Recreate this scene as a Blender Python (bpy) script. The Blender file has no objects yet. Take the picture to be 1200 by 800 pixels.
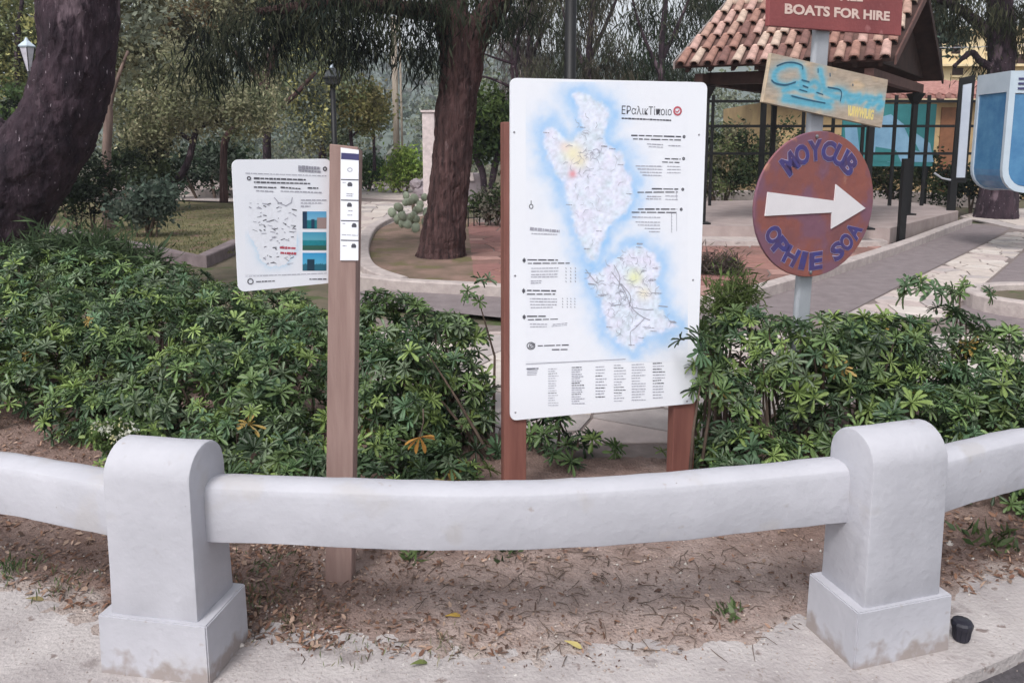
import bpy, bmesh, math, random
import numpy as np
from mathutils import Vector, Matrix, Euler
random.seed(7); RNG = np.random.default_rng(7)
SC = bpy.context.scene
COL = SC.collection
R = math.radians

# ---------------------------------------------------------------- camera
F, PPY, CH, TH = 900.0, 298.0, 1.62, R(8)
cam_d = bpy.data.cameras.new('camera'); cam = bpy.data.objects.new('camera', cam_d); COL.objects.link(cam)
cam.location = (0, 0, CH); cam.rotation_euler = (R(90) - TH, 0, 0)
cam_d.sensor_width = 36; cam_d.lens = 36 * F / 1200; cam_d.shift_y = -(400 - PPY) / 1200
cam_d.clip_start = 0.05; cam_d.clip_end = 3000
SC.camera = cam
# ---------------------------------------------------------------- light: bright overcast
SUN_EL, SUN_AZ = R(52), R(205)          # azimuth measured clockwise from +Y
w = bpy.data.worlds.new('World'); SC.world = w; w.use_nodes = True
nt = w.node_tree; nt.nodes.clear()
sky = nt.nodes.new('ShaderNodeTexSky'); sky.sky_type = 'NISHITA'; sky.sun_disc = False
sky.sun_elevation = SUN_EL; sky.sun_rotation = SUN_AZ; sky.air_density = 1.0; sky.dust_density = 3.0; sky.ozone_density = 1.0
hs = nt.nodes.new('ShaderNodeHueSaturation'); hs.inputs['Saturation'].default_value = 0.22; hs.inputs['Value'].default_value = 1.0
bg = nt.nodes.new('ShaderNodeBackground'); bg.inputs['Strength'].default_value = 0.15
wo = nt.nodes.new('ShaderNodeOutputWorld')
nt.links.new(sky.outputs[0], hs.inputs['Color']); nt.links.new(hs.outputs[0], bg.inputs['Color']); nt.links.new(bg.outputs[0], wo.inputs[0])
sd = bpy.data.lights.new('sun', 'SUN'); sun = bpy.data.objects.new('sun', sd); COL.objects.link(sun)
sd.energy = 1.5; sd.angle = R(14); sd.color = (1.0, 0.96, 0.93)
sdir = Vector((math.sin(SUN_AZ) * math.cos(SUN_EL), math.cos(SUN_AZ) * math.cos(SUN_EL), math.sin(SUN_EL)))
sun.rotation_euler = sdir.to_track_quat('Z', 'Y').to_euler()
SC.view_settings.view_transform = 'Standard'; SC.view_settings.look = 'None'
SC.view_settings.exposure = 0.5; SC.view_settings.gamma = 1.0

# ---------------------------------------------------------------- photograph measurements -> world
def ray(px, py):
    xc = (px - 600) / F; yc = -(py - PPY) / F
    return xc, math.cos(TH) + yc * math.sin(TH), -math.sin(TH) + yc * math.cos(TH)
def G(px, py, z=0.0):
    x, y, d = ray(px, py); t = (z - CH) / d
    return Vector((x * t, y * t, z))
def P(px, py, Y):
    x, y, d = ray(px, py); t = Y / y
    return Vector((x * t, Y, CH + d * t))

# ---------------------------------------------------------------- numpy noise
def _h(ix, iy, s):
    n = (ix * 374761393 + iy * 668265263 + s * 1274126177) & 0xffffffff
    n = ((n ^ (n >> 13)) * 1274126177) & 0xffffffff
    return ((n ^ (n >> 16)) & 0xffff) / 65535.0
def vnoise(x, y, s=0):
    x = np.asarray(x, float); y = np.asarray(y, float)
    ix = np.floor(x).astype(np.int64); iy = np.floor(y).astype(np.int64)
    fx = x - ix; fy = y - iy; fx = fx * fx * (3 - 2 * fx); fy = fy * fy * (3 - 2 * fy)
    a = _h(ix, iy, s); b = _h(ix + 1, iy, s); c = _h(ix, iy + 1, s); d = _h(ix + 1, iy + 1, s)
    return (a * (1 - fx) + b * fx) * (1 - fy) + (c * (1 - fx) + d * fx) * fy
def fbm(x, y, o=4, s=0):
    v = 0; a = .5; t = 0
    for i in range(o):
        v = v + a * vnoise(x * 2 ** i, y * 2 ** i, s + i); t += a; a *= .5
    return v / t

# ---------------------------------------------------------------- materials
MATS = {}
def mat(name, col, col2=None, scale=8, rough=0.7, bump=0.0, bscale=60, stretch=(1, 1, 1), attr=False, transl=0.0,
        spots=None, metallic=0.0, spec=0.3, detail=6, dist=0.01, ramp=(0.35, 0.68), alpha=1.0):
    if name in MATS: return MATS[name]
    m = bpy.data.materials.new(name); m.use_nodes = True; N = m.node_tree.nodes; Lk = m.node_tree.links
    b = N['Principled BSDF']; b.inputs['Roughness'].default_value = rough; b.inputs['Metallic'].default_value = metallic
    b.inputs['Specular IOR Level'].default_value = spec
    tc = N.new('ShaderNodeTexCoord'); mp = N.new('ShaderNodeMapping'); mp.inputs['Scale'].default_value = stretch
    Lk.new(tc.outputs['Object'], mp.inputs[0])
    no = N.new('ShaderNodeTexNoise'); no.inputs['Scale'].default_value = scale; no.inputs['Detail'].default_value = detail
    no.inputs['Roughness'].default_value = 0.62
    Lk.new(mp.outputs[0], no.inputs['Vector'])
    rp = N.new('ShaderNodeValToRGB'); rp.color_ramp.elements[0].position = ramp[0]; rp.color_ramp.elements[1].position = ramp[1]
    Lk.new(no.outputs['Fac'], rp.inputs[0])
    c2 = col2 or tuple(c * 0.75 for c in col)
    if attr:
        at = N.new('ShaderNodeAttribute'); at.attribute_name = 'Col'
        mx = N.new('ShaderNodeMix'); mx.data_type = 'RGBA'; mx.blend_type = 'MULTIPLY'; mx.inputs[0].default_value = 1
        rp.color_ramp.elements[0].color = (*c2, 1); rp.color_ramp.elements[1].color = (*col, 1)
        Lk.new(at.outputs['Color'], mx.inputs[6]); Lk.new(rp.outputs[0], mx.inputs[7]); out = mx.outputs[2]
    else:
        rp.color_ramp.elements[0].color = (*c2, 1); rp.color_ramp.elements[1].color = (*col, 1); out = rp.outputs[0]
    if spots:   # (colour, scale, threshold)
        for sc_, scl, th in spots:
            n2 = N.new('ShaderNodeTexNoise'); n2.inputs['Scale'].default_value = scl; n2.inputs['Detail'].default_value = 5
            Lk.new(mp.outputs[0], n2.inputs['Vector'])
            r2 = N.new('ShaderNodeValToRGB'); r2.color_ramp.elements[0].position = th; r2.color_ramp.elements[1].position = th + 0.06
            Lk.new(n2.outputs['Fac'], r2.inputs[0])
            m2 = N.new('ShaderNodeMix'); m2.data_type = 'RGBA'; Lk.new(r2.outputs[0], m2.inputs[0]); Lk.new(out, m2.inputs[6])
            m2.inputs[7].default_value = (*sc_, 1); out = m2.outputs[2]
    Lk.new(out, b.inputs['Base Color'])
    if bump:
        n3 = N.new('ShaderNodeTexNoise'); n3.inputs['Scale'].default_value = bscale; n3.inputs['Detail'].default_value = 8
        Lk.new(mp.outputs[0], n3.inputs['Vector'])
        bp = N.new('ShaderNodeBump'); bp.inputs['Strength'].default_value = bump; bp.inputs['Distance'].default_value = dist
        Lk.new(n3.outputs['Fac'], bp.inputs['Height']); Lk.new(bp.outputs[0], b.inputs['Normal'])
    if transl:
        tr = N.new('ShaderNodeBsdfTranslucent'); Lk.new(out, tr.inputs[0])
        ms = N.new('ShaderNodeMixShader'); ms.inputs[0].default_value = transl
        Lk.new(b.outputs[0], ms.inputs[1]); Lk.new(tr.outputs[0], ms.inputs[2]); Lk.new(ms.outputs[0], N['Material Output'].inputs[0])
    MATS[name] = m; return m

M_leaf = mat('leaf', (1, 1, 1), (.72, .74, .7), scale=5, rough=.42, attr=True, transl=.22, spec=.4)
M_far = mat('tree_foliage', (1, 1, 1), (.62, .64, .6), scale=1.2, rough=.7, attr=True, transl=.35, spec=.15)
M_white = mat('white_painted_concrete', (.47, .47, .515), (.405, .405, .445), scale=3.3, rough=.7, bump=.45, bscale=34, dist=.006,
              spots=[((.42, .41, .43), 4.1, .60), ((.36, .33, .33), 21, .70), ((.20, .17, .16), 60, .735)])
# mud splashed up the foot of the painted posts
_N = M_white.node_tree.nodes; _L = M_white.node_tree.links; _b = _N['Principled BSDF']; _src = _b.inputs['Base Color'].links[0].from_socket
_tc = _N.new('ShaderNodeTexCoord'); _sx = _N.new('ShaderNodeSeparateXYZ'); _L.new(_tc.outputs['Object'], _sx.inputs[0])
_mr = _N.new('ShaderNodeMapRange'); _mr.inputs['From Min'].default_value = 0; _mr.inputs['From Max'].default_value = .11; _mr.inputs['To Min'].default_value = .34; _mr.inputs['To Max'].default_value = -.08; _L.new(_sx.outputs['Z'], _mr.inputs['Value'])
_no = _N.new('ShaderNodeTexNoise'); _no.inputs['Scale'].default_value = 17; _no.inputs['Detail'].default_value = 8; _L.new(_tc.outputs['Object'], _no.inputs['Vector'])
_ad = _N.new('ShaderNodeMath'); _ad.operation = 'ADD'; _L.new(_mr.outputs[0], _ad.inputs[0]); _L.new(_no.outputs['Fac'], _ad.inputs[1])
_rp = _N.new('ShaderNodeMapRange'); _rp.inputs['From Min'].default_value = .60; _rp.inputs['From Max'].default_value = .80; _rp.inputs['To Max'].default_value = .8; _L.new(_ad.outputs[0], _rp.inputs['Value'])
_mx = _N.new('ShaderNodeMix'); _mx.data_type = 'RGBA'; _L.new(_rp.outputs[0], _mx.inputs[0]); _L.new(_src, _mx.inputs[6]); _mx.inputs[7].default_value = (.27, .225, .205, 1); _L.new(_mx.outputs[2], _b.inputs['Base Color'])
M_soil = mat('soil', (1, 1, 1), (.62, .58, .56), scale=9, rough=.95, bump=.9, bscale=85, dist=.02, ramp=(.3, .7), attr=True,
             spots=[((.16, .10, .08), 38, .64), ((.50, .41, .37), 120, .70)])
M_pave = mat('concrete_pavement', (.47, .435, .43), (.31, .28, .28), scale=4, rough=.9, bump=.6, bscale=70, dist=.012, ramp=(.32, .66),
             spots=[((.25, .22, .215), 5, .60), ((.22, .18, .17), 16, .64), ((.58, .55, .53), 60, .66)])
M_road = mat('asphalt', (.10, .09, .10), (.06, .055, .06), scale=60, rough=.95, bump=.6, bscale=200)
M_asph = mat('grey_path_surface', (.235, .20, .205), (.18, .15, .155), scale=6, rough=.95, bump=.4, bscale=120)
M_kerb = mat('pale_kerb_concrete', (.50, .44, .42), (.36, .31, .30), scale=7, rough=.9, bump=.5, bscale=50)
M_ground = mat('park_ground', (.16, .13, .095), (.09, .08, .055), scale=1.6, rough=1, bump=.6, bscale=20, spots=[((.07, .09, .035), 3, .55)])
M_lawn = mat('lawn_soil', (.19, .165, .085), (.105, .10, .05), scale=2.2, rough=1, bump=.8, bscale=40, spots=[((.2, .13, .1), 3.1, .58)])
M_bed = mat('bed_earth', (.26, .17, .14), (.13, .10, .07), scale=2, rough=1, bump=.8, bscale=40, spots=[((.14, .12, .06), 1.7, .55)])
M_stone = [mat('pale_paving_stone_%s' % n, c, tuple(v * .78 for v in c), scale=7, rough=.85, bump=.4, bscale=40)
           for n, c in (('a', (.56, .49, .45)), ('b', (.50, .42, .40)), ('c', (.62, .56, .52)), ('d', (.45, .40, .39)))]
M_red = [mat('red_paving_stone_%s' % n, c, tuple(v * .75 for v in c), scale=6, rough=.9, bump=.4, bscale=40)
         for n, c in (('a', (.33, .17, .145)), ('b', (.29, .145, .13)), ('c', (.40, .24, .21)), ('d', (.25, .14, .12)))]
M_mortar = mat('mortar', (.23, .19, .18), (.16, .13, .12), scale=10, rough=1)
M_bark = mat('dark_bark', (.060, .038, .050), (.016, .010, .016), scale=7, rough=.95, bump=1, bscale=16, dist=.06, stretch=(1, 1, .3),
             spots=[((.14, .10, .12), 5, .60), ((.36, .30, .34), 44, .675)])
M_bark2 = mat('brown_bark', (.125, .068, .066), (.026, .014, .015), scale=9, rough=.95, bump=1, bscale=12, dist=.10, stretch=(1.6, 1.6, .13),
              spots=[((.15, .10, .10), 16, .66)])
M_twig = mat('grey_brown_twig', (.16, .115, .09), (.07, .05, .04), scale=8, rough=.9)
M_wood = mat('weathered_wood', (.335, .235, .21), (.225, .145, .13), scale=5, rough=.8, bump=.4, bscale=30, stretch=(4, 4, .35), dist=.004, ramp=(.3, .7))
M_redwood = mat('red_stained_wood', (.235, .10, .08), (.15, .06, .05), scale=5, rough=.6, bump=.3, bscale=30, stretch=(4, 4, .3), dist=.004)
M_panel = mat('white_printed_panel', (.82, .84, .90), (.80, .82, .88), scale=2, rough=.32, spec=.4)
M_map = mat('printed_map_colours', (1, 1, 1), (.97, .97, .97), scale=30, rough=.32, attr=True, spec=.4)
M_ink = mat('dark_grey_ink', (.10, .10, .12), (.07, .07, .09), rough=.5)
M_ink2 = mat('pale_grey_ink', (.40, .40, .47), rough=.5)
M_inkred = mat('red_ink', (.55, .10, .14), rough=.5)
M_navy = mat('navy_ink', (.06, .06, .16), rough=.5)
M_screw = mat('screw_metal', (.35, .35, .38), rough=.35, metallic=.8)
M_black = mat('black_painted_metal', (.012, .012, .014), (.008, .008, .009), rough=.5)
M_pole = mat('grey_painted_metal', (.40, .42, .46), (.31, .33, .37), scale=4, rough=.55, bump=.1)
M_rsign = mat('dusty_red_paint', (.30, .085, .085), (.22, .062, .066), scale=4, rough=.65, bump=.2, spots=[((.36, .14, .14), 9, .66)])
M_disc = mat('rust_red_paint', (.30, .10, .075), (.19, .08, .09), scale=3.6, rough=.6, bump=.35, bscale=20, spots=[((.20, .095, .135), 2.9, .52), ((.36, .17, .13), 7, .64), ((.12, .06, .07), 22, .71)])
M_lwood = mat('bare_pale_wood', (.50, .40, .29), (.33, .27, .22), scale=3.5, rough=.75, bump=.3, bscale=25, stretch=(1, 1, 3), spots=[((.60, .45, .28), 3, .6)])
M_cream = mat('cream_lettering', (.78, .62, .55), (.68, .50, .45), scale=20, rough=.7)
M_blue = mat('sky_blue_brushwork', (.14, .45, .58), (.10, .36, .52), scale=30, rough=.6)
M_dblue = mat('dark_blue_brushwork', (.04, .13, .22), rough=.6)
M_purple = mat('violet_blue_lettering', (.05, .055, .24), (.085, .05, .12), scale=16, rough=.6)
M_lilac = mat('pale_lilac_outline', (.42, .38, .56), (.20, .15, .26), scale=14, rough=.6)
M_yellow = mat('yellow_lettering', (.92, .76, .30), rough=.6)
M_arrow = mat('white_arrow_paint', (.78, .75, .78), (.72, .69, .72), scale=6, rough=.6)
TILE_C = [(.56, .35, .28), (.70, .53, .43), (.44, .24, .19), (.27, .14, .12), (.66, .42, .36), (.18, .10, .085)]
M_tile = [mat('clay_tile_%s' % 'abcdef'[i], c, tuple(v * .55 for v in c), scale=9, rough=.85, bump=.5, bscale=40) for i, c in enumerate(TILE_C)]
M_dwood = mat('dark_roof_timber', (.055, .028, .024), (.03, .016, .014), scale=6, rough=.8)
M_rafter = mat('brown_bargeboard', (.13, .065, .055), (.08, .04, .035), scale=6, rough=.7)
M_platf = mat('platform_concrete', (.40, .33, .315), (.31, .25, .24), scale=3, rough=.9, bump=.4)
M_glass = mat('smoky_glass', (.04, .045, .05), rough=.12, spec=.6)
M_teal = mat('teal_mural_paint', (.045, .22, .235), (.03, .16, .175), scale=1.5, rough=.6)
M_tealb = mat('blue_mural_paint', (.24, .42, .58), (.14, .28, .42), scale=1.5, rough=.6)
M_yell = mat('yellow_render', (.50, .36, .19), (.36, .25, .14), scale=2, rough=.9)
M_cream2 = mat('cream_render', (.80, .66, .42), (.66, .53, .33), scale=.9, rough=.9)
M_orange = mat('orange_door_paint', (.24, .105, .055), rough=.6)
M_pinkt = mat('pink_clay_tile', (.46, .25, .22), (.32, .16, .14), scale=5, rough=.9)
M_booth = mat('pale_blue_booth_frame', (.50, .58, .66), (.42, .50, .58), scale=3, rough=.4)
M_boothg = mat('blue_booth_panel', (.05, .16, .33), (.09, .24, .42), scale=4, rough=.15, spec=.6)
M_ban = mat('pale_banner_cloth', (.50, .55, .64), (.42, .47, .56), scale=3, rough=.8)
M_lamp = mat('milky_lamp_glass', (.72, .70, .80), rough=.3)
M_stoneg = mat('grey_monument_stone', (.33, .29, .31), (.24, .20, .22), scale=5, rough=.9, bump=.3)
M_marb = mat('pinkish_white_pillar', (.70, .60, .60), rough=.8)
M_polew = mat('pale_timber_pole', (.42, .36, .30), (.26, .22, .18), scale=4, rough=.9, stretch=(3, 3, .3))
M_cactus = mat('cactus_pad', (.42, .45, .36), (.26, .31, .21), scale=4, rough=.6)
M_peb = [mat('pebble_%s' % n, c, rough=.9) for n, c in (('a', (.62, .57, .53)), ('b', (.40, .34, .31)), ('c', (.24, .17, .14)))]
M_dleaf = mat('dry_leaf', (1, 1, 1), (.7, .7, .7), scale=30, rough=.8, attr=True, transl=.1)
M_hill = mat('hill_scrub', (.14, .17, .14), (.09, .115, .105), scale=.06, rough=1, bump=1, bscale=.4)
M_cap = mat('black_plastic', (.018, .018, .03), rough=.4, spec=.5)

# ---------------------------------------------------------------- object helpers
def link(name, data, m=None, parent=None, label=None, cat=None, group=None, kind=None):
    o = bpy.data.objects.new(name, data); COL.objects.link(o)
    if m is not None and data is not None and not data.materials:
        for mm in (m if isinstance(m, (list, tuple)) else [m]): data.materials.append(mm)
    if parent is not None: o.parent = parent
    if label: o['label'] = label
    if cat: o['category'] = cat
    if group: o['group'] = group
    if kind: o['kind'] = kind
    return o
def thing(name, label, cat, loc=(0, 0, 0), rz=0, group=None):
    o = link(name, None, None, None, label, cat, group); o.location = loc; o.rotation_euler = (0, 0, rz); o.empty_display_size = .1
    return o
def mesh(name, verts, faces, smooth=False):
    me = bpy.data.meshes.new(name); me.from_pydata([tuple(v) for v in verts], [], faces); me.validate()
    if smooth: me.polygons.foreach_set('use_smooth', [True] * len(me.polygons))
    me.update(); return me
def npmesh(name, V, Fc, C=None, smooth=False):
    """V (n,3), Fc (m,k), C (n,3) point colours"""
    me = bpy.data.meshes.new(name); V = np.asarray(V, np.float32); Fc = np.asarray(Fc, np.int32); k = Fc.shape[1]
    me.vertices.add(len(V)); me.vertices.foreach_set('co', V.ravel())
    me.loops.add(Fc.size); me.loops.foreach_set('vertex_index', Fc.ravel())
    me.polygons.add(len(Fc)); me.polygons.foreach_set('loop_start', np.arange(0, Fc.size, k, dtype=np.int32))
    if smooth: me.polygons.foreach_set('use_smooth', np.ones(len(Fc), bool))
    me.update(calc_edges=True)
    if C is not None:
        a = me.color_attributes.new('Col', 'FLOAT_COLOR', 'POINT')
        a.data.foreach_set('color', np.c_[np.clip(C, 0, 1), np.ones(len(C))].astype(np.float32).ravel())
    return me
class MB:
    def __init__(s): s.v = []; s.f = []
    def add(s, vs, fs):
        n = len(s.v); s.v += [tuple(v) for v in vs]; s.f += [tuple(i + n for i in f) for f in fs]; return s
    def box(s, x0, x1, y0, y1, z0, z1, M=None):
        vs = [Vector((x, y, z)) for z in (z0, z1) for y in (y0, y1) for x in (x0, x1)]
        if M: vs = [M @ v for v in vs]
        return s.add(vs, [(0, 2, 3, 1), (4, 5, 7, 6), (0, 1, 5, 4), (2, 6, 7, 3), (0, 4, 6, 2), (1, 3, 7, 5)])
    def prism(s, pts, d0, d1, axis='z'):
        """2-D polygon extruded; axis z: pts=(x,y); axis y: pts=(x,z); axis x: pts=(y,z)"""
        def mk(p, d): return {'z': (p[0], p[1], d), 'y': (p[0], d, p[1]), 'x': (d, p[0], p[1])}[axis]
        n = len(pts); vs = [mk(p, d0) for p in pts] + [mk(p, d1) for p in pts]
        fs = [tuple(range(n)), tuple(range(2 * n - 1, n - 1, -1))] + [(i, i + n, (i + 1) % n + n, (i + 1) % n) for i in range(n)]
        return s.add(vs, fs)
    def tube(s, pts, rad, seg=8, cap=True):
        pts = [Vector(p) for p in pts]; n = len(pts)
        if not hasattr(rad, '__len__'): rad = [rad] * n
        base = len(s.v); up = Vector((.3, .2, 1)).normalized()
        for i, p in enumerate(pts):
            t = (pts[min(i + 1, n - 1)] - pts[max(i - 1, 0)]).normalized()
            if i == 0:
                a = t.cross(up); a = a.normalized() if a.length > .01 else Vector((1, 0, 0))
            else:
                a = (a - t * a.dot(t)).normalized()
            b = t.cross(a)
            for k in range(seg):
                an = 2 * math.pi * k / seg; s.v.append(tuple(p + (a * math.cos(an) + b * math.sin(an)) * rad[i]))
        for i in range(n - 1):
            for k in range(seg):
                k2 = (k + 1) % seg; s.f.append((base + i * seg + k, base + i * seg + k2, base + (i + 1) * seg + k2, base + (i + 1) * seg + k))
        if cap: s.f.append(tuple(base + k for k in range(seg))[::-1]); s.f.append(tuple(base + (n - 1) * seg + k for k in range(seg)))
        return s
    def lathe(s, prof, c=(0, 0, 0), seg=16):
        base = len(s.v)
        for r, z in prof:
            for k in range(seg):
                a = 2 * math.pi * k / seg; s.v.append((c[0] + r * math.cos(a), c[1] + r * math.sin(a), c[2] + z))
        for i in range(len(prof) - 1):
            for k in range(seg):
                k2 = (k + 1) % seg; s.f.append((base + i * seg + k, base + i * seg + k2, base + (i + 1) * seg + k2, base + (i + 1) * seg + k))
        s.f.append(tuple(base + k for k in range(seg))[::-1]); s.f.append(tuple(base + (len(prof) - 1) * seg + k for k in range(seg)))
        return s
    def mesh(s, name, smooth=False, bevel=0, bseg=2):
        me = mesh(name, s.v, s.f, smooth)
        if bevel:
            bm = bmesh.new(); bm.from_mesh(me)
            es = [e for e in bm.edges if len(e.link_faces) == 2 and e.calc_face_angle() > .5]
            bmesh.ops.bevel(bm, geom=es, offset=bevel, segments=bseg, affect='EDGES', profile=.5)
            bm.to_mesh(me); bm.free()
        return me
    def build(s, name, m, parent=None, smooth=False, bevel=0, **kw):
        return link(name, s.mesh(name, smooth, bevel), m, parent, **kw)
def smooth_by_angle(o, ang=40):
    me = o.data; me.polygons.foreach_set('use_smooth', [True] * len(me.polygons))
    bm = bmesh.new(); bm.from_mesh(me)
    for e in bm.edges:
        e.smooth = not (len(e.link_faces) == 2 and e.calc_face_angle() > R(ang))
    bm.to_mesh(me); bm.free()
def rough_up(o, amp, scale=6, cuts=0, seed=0):
    """small real irregularities on a mesh"""
    from mathutils import noise
    bm = bmesh.new(); bm.from_mesh(o.data)
    if cuts:
        bmesh.ops.subdivide_edges(bm, edges=[e for e in bm.edges if e.calc_length() > .05], cuts=cuts, use_grid_fill=True)
    bm.normal_update()
    for v in bm.verts:
        p = v.co * scale + Vector((seed * 3.1, 0, 0)); v.co += v.normal * amp * (noise.noise(p) + .5 * noise.noise(p * 2.7))
    bm.to_mesh(o.data); bm.free()
def text_mesh(s, font_shear=0, bold=0.0, sx=1.0, spacing=1.0):
    cu = bpy.data.curves.new('txt', 'FONT'); cu.body = s; cu.size = 1; cu.shear = font_shear; cu.offset = bold; cu.space_character = spacing
    cu.resolution_u = 3
    o = bpy.data.objects.new('txt', cu); COL.objects.link(o); bpy.context.view_layer.update()
    me = bpy.data.meshes.new_from_object(o.evaluated_get(bpy.context.evaluated_depsgraph_get()))
    vs = [v.co.copy() for v in me.vertices]; fs = [tuple(p.vertices) for p in me.polygons]
    bpy.data.objects.remove(o); bpy.data.curves.remove(cu); bpy.data.meshes.remove(me)
    return vs, fs

# ---------------------------------------------------------------- flat regions, stones, kerbs
def clip(poly, p, n):
    """keep the part of 2-D poly where (q-p).n <= 0"""
    out = []
    for i in range(len(poly)):
        a, b = poly[i], poly[(i + 1) % len(poly)]
        da = (a[0] - p[0]) * n[0] + (a[1] - p[1]) * n[1]; db = (b[0] - p[0]) * n[0] + (b[1] - p[1]) * n[1]
        if da <= 0: out.append(a)
        if da * db < 0:
            t = da / (da - db); out.append((a[0] + (b[0] - a[0]) * t, a[1] + (b[1] - a[1]) * t))
    return out
def ccw(poly):
    a = sum(poly[i][0] * poly[(i + 1) % len(poly)][1] - poly[(i + 1) % len(poly)][0] * poly[i][1] for i in range(len(poly)))
    return poly if a > 0 else poly[::-1]
def sheet(name, poly, z, m, kind='structure', thick=0.0, parent=None):
    poly = ccw([(p[0], p[1]) for p in poly])
    mb = MB()
    if thick: mb.prism(poly[::-1], z, z - thick); return mb.build(name, m, parent, kind=kind)
    return mb.add([(x, y, z) for x, y in poly], [tuple(range(len(poly)))]).build(name, m, parent, kind=kind)
def stones(parent, poly, cell, z, mats, gap=.02, h=.012, name='paving_stone', sx=1.0, zj=.004, limit=300):
    poly = ccw([(p[0], p[1]) for p in poly])
    xs = [p[0] for p in poly]; ys = [p[1] for p in poly]; nx = int((max(xs) - min(xs)) / (cell * sx)) + 3; ny = int((max(ys) - min(ys)) / cell) + 3
    pt = {(i, j): (min(xs) + (i - .5 + random.uniform(-.42, .42)) * cell * sx, min(ys) + (j - .5 + random.uniform(-.42, .42)) * cell) for i in range(-2, nx + 2) for j in range(-2, ny + 2)}
    cells = []
    for i in range(nx):
        for j in range(ny):
            c = pt[i, j]; s2 = cell * 2.5
            q = [(c[0] - s2, c[1] - s2), (c[0] + s2, c[1] - s2), (c[0] + s2, c[1] + s2), (c[0] - s2, c[1] + s2)]
            for di in (-2, -1, 0, 1, 2):
                for dj in (-2, -1, 0, 1, 2):
                    if (di or dj) and (i + di, j + dj) in pt:
                        d = pt[i + di, j + dj]; nx_, ny_ = d[0] - c[0], d[1] - c[1]; L = math.hypot(nx_, ny_); nx_ /= L; ny_ /= L
                        q = clip(q, (c[0] + nx_ * (L / 2 - gap / 2), c[1] + ny_ * (L / 2 - gap / 2)), (nx_, ny_))
                        if len(q) < 3: break
                if len(q) < 3: break
            for k in range(len(poly)):
                if len(q) < 3: break
                a, b = poly[k], poly[(k + 1) % len(poly)]; q = clip(q, a, (b[1] - a[1], -(b[0] - a[0])))
            if len(q) >= 3:
                ar = .5 * abs(sum(q[k][0] * q[(k + 1) % len(q)][1] - q[(k + 1) % len(q)][0] * q[k][1] for k in range(len(q))))
                if ar > cell * cell * sx * .12: cells.append(q)
    cells.sort(key=lambda q: sum(p[1] for p in q) / len(q))
    rest = MB()
    for n, q in enumerate(cells):
        zt = z + h + random.uniform(-zj, zj); cx = sum(p[0] for p in q) / len(q); cy = sum(p[1] for p in q) / len(q)
        rim = [(p[0], p[1]) for p in q]; top = [(cx + (p[0] - cx) * .95, cy + (p[1] - cy) * .95) for p in q]; k = len(q)
        mb = MB() if n < limit else rest
        mb.add([(x, y, z - .02) for x, y in rim] + [(x, y, zt - .004) for x, y in rim] + [(x, y, zt) for x, y in top],
               [(a, (a + 1) % k, (a + 1) % k + k, a + k) for a in range(k)] + [(a + k, (a + 1) % k + k, (a + 1) % k + 2 * k, a + 2 * k) for a in range(k)] + [tuple(range(2 * k, 3 * k))])
        if n < limit: mb.build(name, random.choice(mats), parent)
    if rest.v: rest.build(name, mats[0], parent, kind='stuff')
def sweep(pts, wd, h, z=0.0, cap=.015):
    """kerb profile along a ground polyline"""
    pts = [Vector((p[0], p[1], 0)) for p in pts]; mb = MB(); n = len(pts)
    prof = [(-wd / 2, -.05), (-wd / 2, h - cap), (-wd / 2 + cap, h), (wd / 2 - cap, h), (wd / 2, h - cap), (wd / 2, -.05)]
    for i, p in enumerate(pts):
        t = (pts[min(i + 1, n - 1)] - pts[max(i - 1, 0)]).normalized(); nn = Vector((t.y, -t.x, 0))
        for u, v in prof: q = p + nn * u; mb.v.append((q.x, q.y, z + v))
    k = len(prof)
    for i in range(n - 1):
        for j in range(k - 1): mb.f.append((i * k + j, i * k + j + 1, (i + 1) * k + j + 1, (i + 1) * k + j))
    mb.f.append(tuple(range(k))); mb.f.append(tuple(range((n - 1) * k, n * k))[::-1])
    return mb
def spline(pts, n=6):
    out = []; P_ = [Vector(p) for p in pts]
    for i in range(len(P_) - 1):
        p0, p1, p2, p3 = P_[max(i - 1, 0)], P_[i], P_[i + 1], P_[min(i + 2, len(P_) - 1)]
        for k in range(n):
            t = k / n; out.append(.5 * ((2 * p1) + (-p0 + p2) * t + (2 * p0 - 5 * p1 + 4 * p2 - p3) * t * t + (-p0 + 3 * p1 - 3 * p2 + p3) * t ** 3))
    out.append(P_[-1]); return out

# ================================================================ GROUND
me = npmesh('ground', [(-470, -40, -.05), (470, -40, -.05), (470, 60, -.05), (-470, 60, -.05), (470, 470, -6), (-470, 470, -6)], [(0, 1, 2, 3), (3, 2, 4, 5)])
link('ground', me, M_ground, kind='structure')
# near soil bed: edge measured along the pavement
_e = [G(*p) for p in ((-400, 655), (-100, 660), (0, 682), (60, 700), (110, 716), (290, 752), (400, 766), (600, 782), (760, 780), (850, 764), (940, 738), (1020, 722), (1110, 702), (1200, 676), (1300, 652), (1600, 600))]
EX = np.array([p.x for p in _e]); EY = np.array([p.y for p in _e])
def edge_y(x): return np.interp(x, EX, EY)
def far_y(x): return np.interp(x, [-9, -1.4, -.9, -.2, .3, .95, 1.3, 2.5, 9], [6.7, 6.5, 5.2, 4.4, 3.95, 3.95, 4.5, 4.9, 5.2])
def soil_z(x, y):
    d = y - edge_y(x)
    z = -.022 + .05 * np.clip((d + .12) / .5, 0, 1) ** .7 + .022 * (fbm(x * 5, y * 5, 4, 3) - .5) + .026 * (fbm(x * 22, y * 22, 4, 9) - .5) + .03 * (fbm(x * 1.3, y * 1.3, 2, 5) - .5)
    f = far_y(x) - y
    return z - .08 * np.clip(1 - (f + .05) / .25, 0, 1)
nx, ny = 430, 230
xs = np.linspace(-4.6, 4.6, nx); tt = np.linspace(0, 1, ny) ** 1.7
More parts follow.
